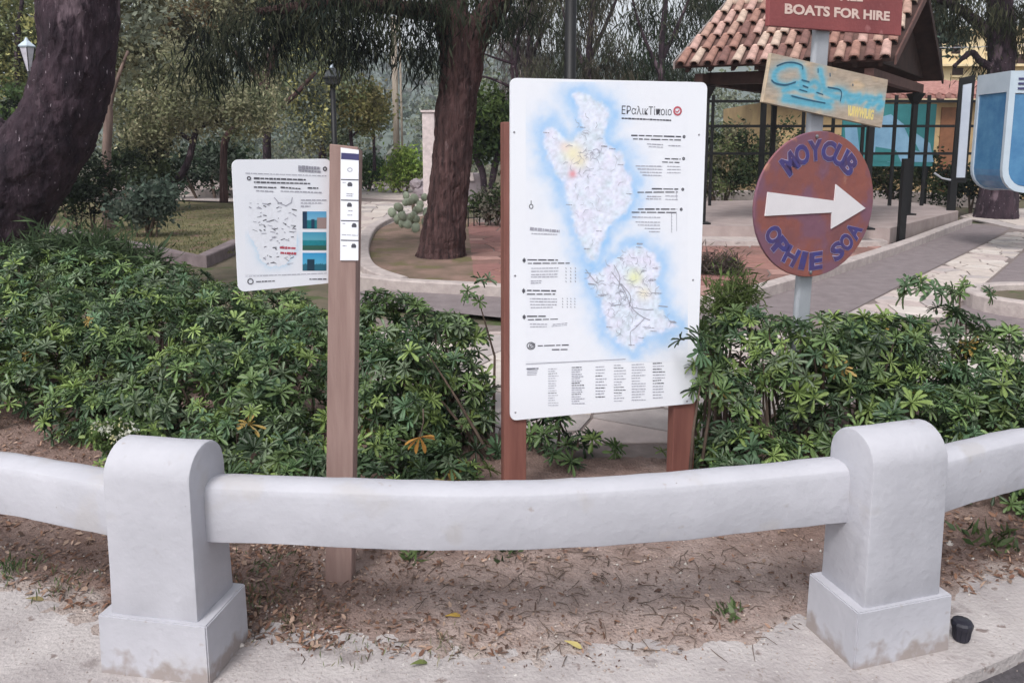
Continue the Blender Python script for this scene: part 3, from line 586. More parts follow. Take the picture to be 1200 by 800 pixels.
# --- the pittosporum hedge: whorls of paddle leaves
def whorl_arrays(seed, nl=13):
    rg = np.random.default_rng(seed); Vs = []; Fs = []; Cs = []; off = 0
    for k in range(nl):
        inner = k < 4; L = (.044 if inner else .075) * rg.uniform(.75, 1.25); W = L * rg.uniform(.20, .27)
        az = k * 2.4 + rg.uniform(-.3, .3); el = R(62 if inner else rg.uniform(-8, 42))
        rows = [(0, .18), (.4, .62), (.75, 1.0), (.93, .7)]; pts = []; ln = 0; pos = np.array([0., 0.]); e = el
        prev = 0
        cent = []
        for t, wv in rows + [(1.0, 0)]:
            ds = (t - prev) * L; e2 = el - .55 * t; pos = pos + np.array([math.cos(e2), math.sin(e2)]) * ds; prev = t; cent.append((pos.copy(), wv))
        ca, sa = math.cos(az), math.sin(az)
        for (p, wv) in cent[:-1]:
            for s_ in (-1, 0, 1):
                x = p[0]; y = s_ * W * wv * .5; z = p[1] + (.003 if s_ else -.002) + (.10 * W * wv if s_ else 0)
                Vs.append((x * ca - y * sa, x * sa + y * ca, z)); Cs.append((.92 if s_ else 1.25))
        p = cent[-1][0]; Vs.append((p[0] * ca, p[0] * sa, p[1])); Cs.append(1.)
        for r_ in range(3):
            for s_ in (0, 1): a = off + r_ * 3 + s_; Fs.append((a, a + 1, a + 4)); Fs.append((a, a + 4, a + 3))
        Fs.append((off + 9, off + 10, off + 12)); Fs.append((off + 10, off + 11, off + 12))
        off += 13
    # short green stalk
    return np.array(Vs), np.array(Fs), np.array(Cs)
WH = [whorl_arrays(50 + i, 13 + i % 4) for i in range(6)]
HC = np.array([(.11, .175, .065), (.08, .14, .062), (.145, .22, .08), (.21, .29, .09), (.05, .085, .042), (.15, .20, .12), (.085, .15, .08)])
WMESH = []
for i in range(18):
    V, Fc, C = WH[i % 6]; c = HC[i % 7] * random.uniform(.7, 1.4)
    inner = 1 + 0 * C
    me = npmesh('leaf_whorl', V, Fc, C[:, None] * c); me.materials.append(M_leaf); WMESH.append(me)
YW = []
for i in range(2):
    V, Fc, C = WH[i]; me = npmesh('leaf_whorl', V, Fc, C[:, None] * np.array([(.42, .29, .09), (.42, .22, .06)][i])); me.materials.append(M_leaf); YW.append(me)
def rot_to(D, spin):
    """frames (n,3,3) with local z along D"""
    D = unit(D); h = np.where(np.abs(D[:, 2:3]) < .95, [[0, 0, 1.]], [[1., 0, 0]]); a = unit(np.cross(h, D)); b = np.cross(D, a)
    c, s = np.cos(spin)[:, None], np.sin(spin)[:, None]; a2 = a * c + b * s; b2 = np.cross(D, a2); return np.stack([a2, b2, D], 2)
def hedge(label, lumps, dens, nobj=298, scale=(.55, 1.08), cols=None, up=.9, inner=.35):
    c0 = lumps[0][0]; o = Vector((c0.x, c0.y, 0)); t = thing('pittosporum_shrub', label, 'shrub', o, group='pittosporum shrubs behind the white fence')
    pts = []; dirs = []
    for c, r_ in lumps:
        n = int(dens * (r_[0] * r_[2] + r_[0] * r_[1] + r_[1] * r_[2])); d = unit(RNG.normal(size=(n * 2, 3))); d = d[(d[:, 2] > -.55)][:n]
        rad = RNG.uniform(.84, 1.06, (len(d), 1)); k = RNG.random(len(d)) < inner; rad[k] *= RNG.uniform(.55, .92, (k.sum(), 1))
        bump_ = .86 + .28 * fbm(d[:, 0] * 3 + c.x * 7, d[:, 2] * 3 + d[:, 1] * 2 + 9, 3, int(abs(c.x) * 10))[:, None]
        p = np.array(c) + d * np.array(r_) * rad * bump_; pts.append(p); dirs.append(d * [1, 1, .8] + [0, -.15, up] + RNG.normal(size=d.shape) * .35)
    p = np.concatenate(pts); d = np.concatenate(dirs); ok = (p[:, 2] > .05)
    # drop whorls buried deep inside another lump
    for c, r_ in lumps:
        q = (p - np.array(c)) / np.array(r_); ok &= (np.linalg.norm(q, axis=1) > .52)
    p = p[ok]; d = unit(d[ok]); n = len(p); Rm = rot_to(d, RNG.uniform(0, 6.28, n)); sc_ = RNG.uniform(*scale, n)
    order = np.argsort(np.linalg.norm(p - [0, 0, CH], axis=1) - .25 * (p[:, 2])); p = p[order]; Rm = Rm[order]; sc_ = sc_[order]; sel = RNG.random(n) < .6
    objs = [i for i in range(n) if sel[i]][:nobj]; oset = set(objs)
    for i in objs:
        q = bpy.data.objects.new('leaf_whorl', YW[0] if RNG.random() < .012 else WMESH[RNG.integers(0, 18)]); COL.objects.link(q); q.parent = t
        M = Matrix(Rm[i].tolist()).to_4x4(); M.translation = Vector(p[i]) - o; q.matrix_basis = M @ Matrix.Scale(float(sc_[i]), 4)
    Vs = []; Fs = []; Cs = []; off = 0; rest = np.array([i for i in range(n) if i not in oset])
    kinds = RNG.integers(0, 6, len(rest))
    hc = HC if cols is None else np.array(cols)
    for k in range(6):
        ii = rest[kinds == k]
        if not len(ii): continue
        V, Fc, C = WH[k]; W_ = np.einsum('nij,vj->nvi', Rm[ii], V) * sc_[ii, None, None] + (p[ii] - np.array(o))[:, None, :]
        cc = hc[RNG.integers(0, len(hc), len(ii))] * RNG.uniform(.6, 1.55, (len(ii), 1))
        Vs.append(W_.reshape(-1, 3)); Cs.append((cc[:, None, :] * C[None, :, None]).reshape(-1, 3))
        Fs.append((Fc[None] + (np.arange(len(ii)) * len(V))[:, None, None]).reshape(-1, 3) + off); off += len(ii) * len(V)
    link('foliage', npmesh('foliage', np.concatenate(Vs), np.concatenate(Fs), np.concatenate(Cs)), M_leaf, t, kind='stuff')
    # stems from the ground up to the whorls
    mb = MB()
    for i in RNG.choice(n, min(n // 7 + 2, 60), replace=False):
        e = Vector(p[i]) - o; b = Vector((e.x * .75 + random.uniform(-.1, .1), e.y * .75 + random.uniform(-.1, .1), -.03)); m_ = b.lerp(e, .55) + Vector((random.uniform(-.05, .05), random.uniform(-.05, .05), .04))
        mb.tube([b, m_, e], [.011, .007, .003], 5, cap=False)
    mb.build('stem', M_twig, t, kind='stuff')
    return t
D_ = 560
hedge('far left back pittosporum below the big leaning trunk', [lump(20, 335, 6.0, 80, 52, 60), lump(105, 345, 5.9, 80, 52, 60), lump(-70, 340, 6, 70, 55, 60), lump(60, 385, 5.2, 80, 50, 60), lump(-40, 400, 5.0, 90, 55, 70), lump(95, 425, 4.7, 80, 46, 55), lump(20, 420, 4.7, 60, 36, 45), lump(45, 452, 4.35, 55, 28, 35), lump(110, 490, 4.1, 60, 40, 45), lump(-10, 470, 4.3, 50, 22, 40)], D_)
hedge('left pittosporum running back under the lawn edge', [lump(190, 355, 5.7, 70, 48, 60), lump(265, 372, 5.5, 60, 42, 50), lump(330, 385, 5.2, 60, 42, 50), lump(170, 400, 5.0, 90, 60, 70), lump(280, 410, 4.8, 80, 52, 60)], D_)
hedge('dense pittosporum between the left fence post and the wooden post', [lump(240, 480, 4.1, 95, 80, 75), lump(330, 480, 4.0, 75, 78, 65), lump(290, 530, 3.7, 80, 62, 60), lump(360, 545, 3.6, 60, 62, 50), lump(160, 490, 4.2, 70, 55, 60), lump(185, 530, 3.9, 60, 50, 50), lump(350, 410, 4.4, 60, 50, 50), lump(330, 562, 3.32, 80, 42, 40), lump(235, 556, 3.45, 60, 40, 40), lump(160, 556, 3.6, 50, 34, 40)], D_)
hedge('bushy pittosporum with a few orange leaves right of the wooden post', [lump(455, 385, 4.6, 55, 42, 40), lump(440, 450, 4.1, 55, 60, 50), lump(500, 470, 4.0, 50, 56, 50), lump(470, 530, 3.7, 70, 55, 50), lump(530, 395, 4.5, 34, 26, 30), lump(420, 400, 4.5, 40, 40, 40), lump(445, 560, 3.34, 60, 40, 36), lump(510, 560, 3.4, 50, 36, 34), lump(520, 392, 4.3, 42, 30, 30), lump(545, 470, 3.95, 32, 60, 30)], D_)
hedge('thin see-through pittosporum just left of the large board', [lump(555, 440, 4.1, 32, 30, 26), lump(565, 345, 4.2, 24, 24, 20), lump(550, 520, 3.8, 40, 40, 30), lump(575, 480, 4.0, 20, 34, 24), lump(560, 565, 3.42, 26, 28, 24)], 190, inner=.2)
hedge('sparse pittosporum under the large board between its posts', [lump(645, 520, 3.9, 42, 34, 30), lump(690, 530, 3.8, 34, 26, 24), lump(730, 545, 3.8, 26, 14, 18), lump(655, 555, 3.62, 42, 26, 22), lump(765, 545, 3.75, 20, 24, 16), lump(628, 490, 3.95, 22, 26, 20)], 330, inner=.2)
hedge('tall pittosporum beside the right edge of the large board', [lump(860, 425, 4.0, 52, 58, 50), lump(845, 500, 3.7, 48, 70, 45), lump(470, 470, 3.8, 60, 80, 60), lump(815, 395, 3.6, 16, 20, 14), lump(890, 550, 3.5, 60, 50, 45), lump(840, 555, 3.55, 40, 50, 40), lump(808, 402, 3.27, 14, 20, 10), lump(822, 450, 3.4, 16, 40, 16), lump(870, 580, 3.2, 60, 40, 34), lump(880, 388, 3.95, 46, 26, 34)], D_)
hedge('rounded pittosporum behind the right fence post', [lump(985, 430, 4.1, 75, 60, 60), lump(1060, 440, 4.1, 65, 56, 60), lump(945, 425, 3.72, 60, 62, 40), lump(1010, 425, 3.85, 70, 58, 50), lump(990, 500, 3.7, 75, 68, 60), lump(1070, 510, 3.6, 70, 70, 60), lump(1000, 580, 3.2, 70, 44, 34), lump(1030, 392, 4.1, 60, 24, 34)], D_)
hedge('right hand pittosporum against the frame edge', [lump(1140, 455, 4.1, 60, 55, 60), lump(1150, 520, 3.6, 60, 80, 60), lump(1220, 490, 3.9, 60, 70, 60), lump(1225, 560, 3.5, 60, 80, 50), lump(1165, 590, 3.3, 60, 44, 36), lump(1230, 600, 3.2, 50, 50, 36), lump(1175, 412, 4.15, 46, 30, 36)], D_)
hedge('upright pittosporum shoots poking above the right hedge', [lump(1085, 338, 4.3, 30, 14, 20), lump(1142, 342, 4.3, 18, 12, 16), lump(1110, 385, 4.25, 40, 26, 24)], 420, cols=[(.10, .17, .07), (.13, .20, .09), (.08, .13, .07)], inner=.2)
# light green feathery plant behind the hedge at the board's edge
shrub('feathery_plant', 'light green feathery plant rising beside the large board', [lump(855, 350, 4.4, 34, 26), lump(840, 375, 4.3, 24, 20)], 34, 1500, .07, [(.16, .22, .08), (.20, .26, .10), (.12, .17, .06)], spread=.07, ratio=.12)
shrub('grassy_plant', 'long bladed grassy plant above the left shrubs', [lump(110, 300, 6.4, 46, 20), lump(60, 300, 6.4, 40, 18), lump(160, 312, 6.2, 34, 16)], 60, 3200, .16, [(.08, .125, .06), (.11, .16, .08), (.06, .09, .05)], spread=.1, ratio=.08)
fp = shrub('flowering_plant', 'low plant with tiny cream flowers behind the left fence post', [lump(135, 512, 3.7, 24, 18), lump(160, 520, 3.65, 18, 14)], 30, 900, .035, [(.13, .2, .07), (.09, .14, .05)], spread=.04, cat='plant')
link('flowers', crown_mesh('flowers', [(Vector(c) - fp.location, r_) for c, r_ in (lump(130, 505, 3.62, 22, 15), lump(150, 512, 3.6, 18, 12))], 26, 240, .014, [(.75, .72, .42), (.8, .8, .7)], spread=.018, ratio=.9), M_far, fp, kind='stuff')
# orange leaves hanging in the bush right of the wooden post
def paddle(L, W, curl=.2):
    rows = [(0, .12), (.3, .5), (.65, 1), (.88, .75)]; vs = []
    for t, wv in rows:
        z = -curl * L * t * t
        vs += [(t * L, -W * wv / 2, z + .12 * W * wv), (t * L, 0, z), (t * L, W * wv / 2, z + .12 * W * wv)]
    vs.append((L, 0, -curl * L)); fs = []
    for r_ in range(3):
        for s_ in (0, 1): a = r_ * 3 + s_; fs.append((a, a + 1, a + 4, a + 3))
    fs += [(9, 10, 12), (10, 11, 12)]
    return vs, fs
ob = thing('orange_leaf_sprig', 'hanging sprig of withered orange leaves right of the wooden post', 'leaf sprig', P(492, 512, 3.28))
M_or = mat('orange_leaf', (.62, .32, .07), (.50, .25, .07), scale=20, rough=.6, transl=.2)
vs, fs = paddle(.075, .026)
for i, (az, el) in enumerate(((-150, -35), (-110, -60), (-60, -62), (-30, 20), (20, 10), (-165, -12))):
    me = mesh('leaf', vs, fs, True); q = link('leaf', me, M_or, ob); q.rotation_euler = (random.uniform(-.5, .5), 0, 0)
    d = Vector((math.cos(R(az)), -.35, math.sin(R(el)))); q.rotation_euler = d.to_track_quat('X', 'Z').to_euler()
MB().tube([(0, 0, 0), (.01, .06, .05), (0, .14, .08)], [.003, .003, .004], 5).build('stem', M_twig, ob)

# ================================================================ WHITE CONCRETE FENCE
fence = thing('concrete_fence', 'white painted concrete post and rail fence along the pavement', 'fence', (0, 2.3, 0))
def fpost(x, y, rz, zt):
    Wd, Dp = .141, .098
    mb = MB(); zs = zt - Dp
    prof = [(-Dp - .006, .18), (-Dp, zs)] + [(-Dp * math.cos(a), zs + Dp * math.sin(a)) for a in [math.pi * k / 14 for k in range(1, 14)]] + [(Dp, zs), (Dp + .006, .18)]
    mb.prism(prof, -Wd, Wd, 'x')
    p = mb.build('post', M_white, fence, bevel=.007); p.location = (x, y - 2.3, 0); p.rotation_euler = (0, 0, rz)
    for v in p.data.vertices: v.co.x *= 1 + .05 * (1 - v.co.z / .745)
    rough_up(p, .0022, 9, cuts=2, seed=x); smooth_by_angle(p, 24)
    mb = MB(); mb.prism([(-.184, -.120), (.184, -.120), (.184, .120), (-.184, .120)], -.03, .192)
    q = mb.build('plinth', M_white, p)
    for v in q.data.vertices:
        if v.co.z > .1: v.co.x *= .985; v.co.y *= .985
    bm = bmesh.new(); bm.from_mesh(q.data); tf = [f for f in bm.faces if f.calc_center_median().z > .18]
    bmesh.ops.inset_region(bm, faces=tf, thickness=.024)
    for v in bm.verts:
        if max(abs(v.co.x), 0) < .16 and v.co.z > .15: v.co.z += .014
    es = [e for e in bm.edges if e.calc_face_angle(0) > .5]; bmesh.ops.bevel(bm, geom=es, offset=.004, segments=2, affect='EDGES')
    bm.to_mesh(q.data); bm.free(); 
    return p
LB = Vector((-1.079, 2.275, 0)); RB = Vector((1.212, 2.360, 0))
fpost(LB.x, LB.y, R(-9.5), .722); fpost(RB.x, RB.y, R(16.0), .738)
def rail(pts, zc, hh=.093, tt_=.060):
    sp = spline(pts, 10); mb = MB()
    prof = [(-tt_, -hh), (-tt_, hh - .035), (-tt_ + .006, hh - .014), (-tt_ + .022, hh - .002), (-.01, hh + .004), (.02, hh), (tt_ - .008, hh - .012), (tt_, hh - .035), (tt_, -hh)]
    k = len(prof); n = len(sp)
    for i, p in enumerate(sp):
        t = (sp[min(i + 1, n - 1)] - sp[max(i - 1, 0)]).normalized(); nn = Vector((-t.y, t.x, 0))
        for u, v in prof: q = p + nn * u; mb.v.append((q.x, q.y - 2.3, p.z + v))
    for i in range(n - 1):
        for j in range(k): j2 = (j + 1) % k; mb.f.append((i * k + j, (i + 1) * k + j, (i + 1) * k + j2, i * k + j2))
    mb.f.append(tuple(range(k))); mb.f.append(tuple(range((n - 1) * k, n * k))[::-1])
    r_ = mb.build('rail', M_white, fence, bevel=.003); rough_up(r_, .004, 5, cuts=1, seed=pts[0][0]); smooth_by_angle(r_, 50)
rail([(-.95, 2.285, .505), (-.45, 2.245, .504), (0, 2.235, .503), (.5, 2.285, .509), (1.10, 2.385, .520)], 0)
lp = [G(122, 548, .61), G(0, 532, .61), G(-150, 516, .61)]
rail([(-1.22, 2.335, .482)] + [(p.x, p.y + .06, .484) for p in lp[1:]] + [(-3.1, 2.95, .484), (-4.2, 3.6, .484)], 0, hh=.088)
rp_ = [G(1100, 526, .615), G(1200, 511, .615), G(1330, 494, .615)]
rail([(1.34, 2.42, .512)] + [(p.x, p.y + .06, .512) for p in rp_[1:]] + [(3.6, 3.75, .512), (4.7, 5.0, .512)], 0)

# ================================================================ SIGNS
class Frame:
    def __init__(s, thing_, yaw): s.t = thing_; s.o = Vector(thing_.location); s.yaw = yaw; s.u = Vector((math.cos(yaw), math.sin(yaw), 0)); s.n = Vector((-math.sin(yaw), math.cos(yaw), 0))
    def uv(s, px, py, off=0.0):
        d = Vector(ray(px, py)); c = Vector((0, 0, CH)); p0 = s.o + s.n * off
        t = (p0 - c).dot(s.n) / d.dot(s.n); q = c + d * t - s.o; return q.dot(s.u), q.z
def rrect(x0, z0, x1, z1, r, n=5):
    out = []
    for cx, cz, a0 in ((x1 - r, z1 - r, 0), (x0 + r, z1 - r, 90), (x0 + r, z0 + r, 180), (x1 - r, z0 + r, 270)):
        for k in range(n + 1): a = R(a0 + 90 * k / n); out.append((cx + r * math.cos(a), cz + r * math.sin(a)))
    return out
class Print:
    """flat printing: quads lying a hair in front of a panel"""
    def __init__(s, fr, off): s.fr = fr; s.off = off; s.mb = MB(); s.n = 0
    def y(s): s.n += 1; return s.off - .00002 * (s.n % 20)
    def line(s, x0, y0, x1, y1, w_=.8):
        a = Vector(s.fr.uv(x0, y0, s.off)); b = Vector(s.fr.uv(x1, y1, s.off)); d = (b - a); L = d.length
        if L < 1e-6: return
        nn = Vector((-d.y, d.x)) / L * (w_ * .0019); yy = s.y()
        s.mb.add([(q.x, yy, q.y) for q in (a - nn, b - nn, b + nn, a + nn)], [(0, 1, 2, 3)])
    def words(s, x0, y0, x1, y1, w_=1.0, wl=5):
        L = abs(x1 - x0); x = 0
        while x < L:
            k = random.uniform(wl * .4, wl * 1.4); e = min(x + k, L); s.line(x0 + (x1 - x0) * x / L, y0 + (y1 - y0) * x / L, x0 + (x1 - x0) * e / L, y0 + (y1 - y0) * e / L, w_ * random.uniform(.8, 1.15)); x = e + wl * .16
    def poly(s, pts):
        q = [s.fr.uv(a, b, s.off) for a, b in pts]; yy = s.y(); s.mb.add([(u, yy, v) for u, v in q], [tuple(range(len(q)))])
    def curve(s, pts, w_=1.0):
        for a, b in zip(pts[:-1], pts[1:]): s.line(*a, *b, w_)
    def ring(s, cx, cy, rx, ry, w_=.8, n=14):
        s.curve([(cx + rx * math.cos(2 * math.pi * k / n), cy + ry * math.sin(2 * math.pi * k / n)) for k in range(n + 1)], w_)
    def text(s, body, x0, y0, x1, y1, hpx, shear=0, bold=0, hratio=None):
        vs, fs = text_mesh(body, shear, bold); xs_ = [v.x for v in vs]; ys_ = [v.y for v in vs]
        a = Vector(s.fr.uv(x0, y0, s.off)); b = Vector(s.fr.uv(x1, y1, s.off)); c = Vector(s.fr.uv(x0, y0 - hpx, s.off)); H = (c - a).length
        d = b - a; nn = Vector((-d.y, d.x)).normalized(); yy = s.y(); w0, w1 = min(xs_), max(xs_); h0, h1 = min(ys_), max(ys_)
        out = []
        for v in vs:
            q = a + d * ((v.x - w0) / (w1 - w0)) + nn * H * ((v.y - h0) / (h1 - h0)); out.append((q.x, yy, q.y))
        s.mb.add(out, fs)
    def build(s, name, m, parent, kind='stuff'): return s.mb.build(name, m, parent, kind=kind)
def dist_poly(px, py, poly):
    d = np.full(px.shape, 1e9); ins = np.zeros(px.shape, bool); n = len(poly)
    for i in range(n):
        (x0, y0), (x1, y1) = poly[i], poly[(i + 1) % n]; dx, dy = x1 - x0, y1 - y0
        t = np.clip(((px - x0) * dx + (py - y0) * dy) / (dx * dx + dy * dy + 1e-9), 0, 1); d = np.minimum(d, np.hypot(px - x0 - t * dx, py - y0 - t * dy))
        if y0 != y1: c = ((y0 > py) != (y1 > py)) & (px < (x1 - x0) * (py - y0) / (y1 - y0) + x0); ins ^= c
    return np.where(ins, -d, d)
def painted_grid(name, fr, parent, x0, y0, x1, y1, nx, ny, fn, off, m):
    """flat coloured print in the rectangle of the panel seen between the photo corners; fn(px,py)->rgb"""
    xs_ = np.linspace(x0, x1, nx); ys_ = np.linspace(y0, y1, ny); X, Y = np.meshgrid(xs_, ys_)
    c = [fr.uv(a, b, off) for a, b in ((x0, y0), (x1, y0), (x0, y1), (x1, y1))]
    S = (X - x0) / (x1 - x0); T_ = (Y - y0) / (y1 - y0)
    U = (c[0][0] * (1 - S) + c[1][0] * S) * (1 - T_) + (c[2][0] * (1 - S) + c[3][0] * S) * T_
    V_ = (c[0][1] * (1 - S) + c[1][1] * S) * (1 - T_) + (c[2][1] * (1 - S) + c[3][1] * S) * T_
    ii = np.arange(nx * ny).reshape(ny, nx); Fq = np.c_[ii[1:, :-1].ravel(), ii[1:, 1:].ravel(), ii[:-1, 1:].ravel(), ii[:-1, :-1].ravel()]
    return link(name, npmesh(name, np.c_[U.ravel(), np.full(U.size, off), V_.ravel()], Fq, fn(X, Y).reshape(-1, 3)), m, parent)
WHT = np.array([.81, .83, .895])

# ---- large map board
YL, YR = 3.20, 3.43
bl, br = P(598, 290, YL), P(822, 290, YR); yaw = math.atan2(YR - YL, br.x - bl.x)
bd = thing('map_board', 'large white board with a blue island map on two red posts', 'sign', ((bl.x + br.x) / 2, (YL + YR) / 2, 0), yaw)
fr = Frame(bd, yaw)
u0 = (fr.uv(600, 90)[0] + fr.uv(596, 490)[0]) / 2; u1 = (fr.uv(830, 98)[0] + fr.uv(815, 475)[0]) / 2
v1 = (fr.uv(600, 90)[1] + fr.uv(830, 98)[1]) / 2; v0 = (fr.uv(596, 490)[1] + fr.uv(815, 475)[1]) / 2
MB().prism(rrect(u0, v0, u1, v1, .028), 0, .012, 'y').build('panel', M_panel, bd)
for px0, px1, y_, top_ in ((588.5, 617, 540, 143), (786, 813.5, 520, 478)):
    a = fr.uv(px0, y_, .02)[0]; b = fr.uv(px1, y_, .02)[0]; tz = fr.uv(592, 143, .02)[1]
    MB().box(a + .008, b - .002, .014, .075, -.3, tz).build('post', M_redwood, bd, bevel=.004)
def Z6(x, y): return (590 + x / 3.808, 80 + y / 3.81)
def Z7(x, y): return (590 + x / 3.636, 280 + y / 3.636)
IA = [Z6(*p) for p in ((310, 120), (345, 112), (385, 130), (430, 160), (462, 205), (440, 255), (425, 300), (450, 345), (490, 355), (525, 380), (532, 430), (560, 490), (560, 560), (530, 620), (490, 660), (450, 700), (430, 760), (400, 850), (370, 850), (345, 770), (310, 680), (290, 610), (272, 550), (262, 480), (215, 430), (188, 360), (180, 280), (210, 250), (245, 290), (280, 330), (320, 300), (352, 260), (335, 200))]
IB = [Z7(*p) for p in ((490, 60), (520, 25), (580, 15), (640, 60), (660, 110), (640, 170), (665, 230), (650, 285), (740, 365), (640, 395), (585, 420), (545, 462), (490, 440), (440, 390), (418, 320), (410, 240), (370, 190), (348, 140), (395, 130), (440, 95))]
def map_fn(X, Y):
    d = np.minimum(dist_poly(X, Y, IA), dist_poly(X, Y, IB)) + (fbm(X * .16, Y * .16, 4, 31) - .5) * 9
    land = np.array([.74, .78, .91]) * (.74 + .46 * fbm(X * .3, Y * .3, 4, 41))[..., None] + .0
    tint = fbm(X * .09, Y * .09, 3, 77)[..., None]; land = land + (tint - .5) * np.array([.16, .02, .10])
    halo = np.array([.33, .57, .88]); hw = 9 + 9 * fbm(X * .04, Y * .04, 2, 3)
    d = d - 3.5; k = np.exp(-(np.clip(d, 0, 99) / hw) ** 1.6)[..., None] * (.80 + .5 * (fbm(X * .1, Y * .1, 3, 11)[..., None] - .4))
    c = WHT * (1 - k) + halo * k; ins = 1 / (1 + np.exp(np.clip((d + 2.5) / 1.2, -30, 30)))[..., None]; c = c * (1 - ins) + land * ins
    for (cx, cy), r_, col in ((Z6(300, 365), 11, (.88, .80, .48)), (Z6(330, 400), 9, (.86, .78, .55)), (Z6(300, 458), 4.5, (.80, .22, .25)), (Z7(550, 150), 9, (.80, .84, .40)), (Z7(590, 220), 8, (.86, .80, .6)), (Z6(270, 340), 6, (.85, .70, .62))):
        g = np.exp(-((X - cx) ** 2 + (Y - cy) ** 2) / (r_ * r_))[..., None] * .75; c = c * (1 - g) + np.array(col) * g
    return c
painted_grid('island_map', fr, bd, 616, 96, 806, 424, 190, 328, map_fn, -.0006, M_map)
pr = Print(fr, -.0014); p2 = Print(fr, -.0018); p3 = Print(fr, -.0016)
pr.text("\u0395\u03a1\u03b1\u03bb\u03b9\u03ba\u03a4\u03af\u03c0\u03bf\u03b9\u03bf", 728.5, 134.0, 787, 135.6, 10.5, bold=.0)
pr.words(728.5, 138.7, 786.5, 141.2, 1.6, 3)
p3r = Print(fr, -.002); p3r.ring(794, 130.2, 4.2, 4.6, 2.0); p3r.curve([(791.5, 130), (793.5, 132), (796, 129)], 1.2)
# right column of legends
def Zl(pp_, f, mul=1.0, wl=5):
    for (a, b, c, d, w_) in f: pp_.words(*Z6(a, b), *Z6(c, d), w_ * mul, wl)
Zl(pr, [(570, 300, 792, 306, 1.5), (578, 316, 792, 321, 1.2), (720, 404, 790, 406, 1.5), (708, 419, 785, 421, 1.2), (662, 538, 780, 540, 1.4), (598, 554, 778, 553, 1.2), (600, 629, 775, 629, 1.5), (572, 643, 770, 644, 1.2)], 1.0, 9)
Zl(p2, [(640, 338, 712, 342, 1), (648, 350, 712, 353, .8), (590, 436, 708, 438, 1), (598, 449, 710, 452, 1), (610, 464, 708, 466, 1), (620, 477, 706, 479, .9), (640, 572, 706, 573, 1), (636, 583, 704, 584, .9), (574, 664, 700, 666, 1), (590, 686, 700, 688, 1), (600, 700, 698, 701, 1), (630, 715, 700, 716, .9), (650, 729, 698, 730, .9),
        (736, 345, 792, 347, 1), (730, 438, 790, 440, .8), (730, 452, 790, 453, .8), (730, 466, 790, 467, .8), (722, 570, 778, 571, .8), (722, 585, 778, 586, .8)], 1.0, 4)
for k in range(7): p2.line(*Z6(750, 645 + k * 14), *Z6(752, 650 + k * 14), .8)
p2.line(*Z6(750, 644), *Z6(750, 728), .6); p2.line(*Z6(772, 640), *Z6(773, 728), .6); p2.line(*Z6(770, 545), *Z6(774, 590), .5)
for a, b in ((806, 306), (804, 404), (800, 541), (793, 630)):
    x, y = Z6(a, b); pr.ring(x, y, 1.2, 1.4, 1.4, 6)
# left column of legends
def Zm(pp_, f, wl=5):
    for (a, b, c, d, w_) in f: pp_.words(*Z7(a, b), *Z7(c, d), w_, wl)
Zm(pr, [(102, 89, 232, 90, 1.5), (104, 104, 282, 103, 1.2), (100, 219, 224, 221, 1.5), (100, 235, 220, 235, 1.2), (100, 329, 180, 329, 1.5), (104, 344, 232, 341, 1.2), (146, 455, 278, 451, 1.3), (206, 471, 278, 470, 1.3), (98, 553, 150, 551, .9)], 9)
Zm(p2, [(118, 125, 234, 124, 1), (118, 138, 234, 137, 1), (118, 152, 232, 150, 1), (118, 162, 232, 161, 1), (116, 179, 162, 178, 1), (116, 188, 160, 187, .9), (112, 254, 228, 256, 1), (112, 266, 228, 268, 1), (114, 279, 226, 280, 1), (116, 292, 210, 291, .9), (112, 362, 186, 363, 1), (114, 374, 184, 373, .9),
        (210, 364, 272, 358, .8), (205, 372, 270, 366, .7)], 4)
for c in (265, 285, 305):
    for k in range(5): p2.line(*Z7(c, 122 + k * 14), *Z7(c + 3, 128 + k * 14), 1.0)
for c in (250, 270, 285, 302):
    for k in range(4): p2.line(*Z7(c, 252 + k * 12), *Z7(c + 4, 256 + k * 12), 1.0)
for a, b in ((88, 91), (86, 221), (88, 332)):
    x, y = Z7(a, b); pr.ring(x, y, 1.3, 1.8, 1.5, 6); pr.line(x, y - 3, x, y + 3, .9)
x, y = Z7(117, 455); pr.ring(x, y, 4.6, 4.0, 1.1); pr.ring(x + .5, y, 2.6, 2.4, 1.0, 8); pr.line(x - 4, y + 3, x + 5, y - 3, .8)
p2.line(*Z7(95, 532), *Z7(520, 511), .7)
p2.words(*Z6(118, 716), *Z6(250, 728), 3.2, 4); p2.words(*Z6(125, 738), *Z6(240, 742), 1.0, 4)
pr.ring(622.5, 242, 2.2, 2.6, .9, 8); pr.line(622.4, 235, 622.4, 239, .8)
# index columns along the foot
for c0, c1, r0, r1, n_, w_ in ((190, 236, 553, 708, 16, .9), (290, 352, 547, 700, 17, 1.4), (392, 442, 545, 672, 11, 1.3), (470, 522, 538, 690, 14, 1.1), (546, 612, 535, 685, 14, 1.3), (636, 698, 530, 676, 13, 1.4)):
    for k in range(n_):
        yy = r0 + (r1 - r0) * k / (n_ - 1); e = c1 - random.uniform(0, (c1 - c0) * .45)
        (pr if random.random() < .25 else p2).words(*Z7(c0, yy), *Z7(e, yy - 1 + random.uniform(-1, 1)), w_ * .72, 3.2)
for k in range(5): p2.line(*Z7(100, 550 + k * 7), *Z7(148 - k * 2, 549 + k * 7), .6)
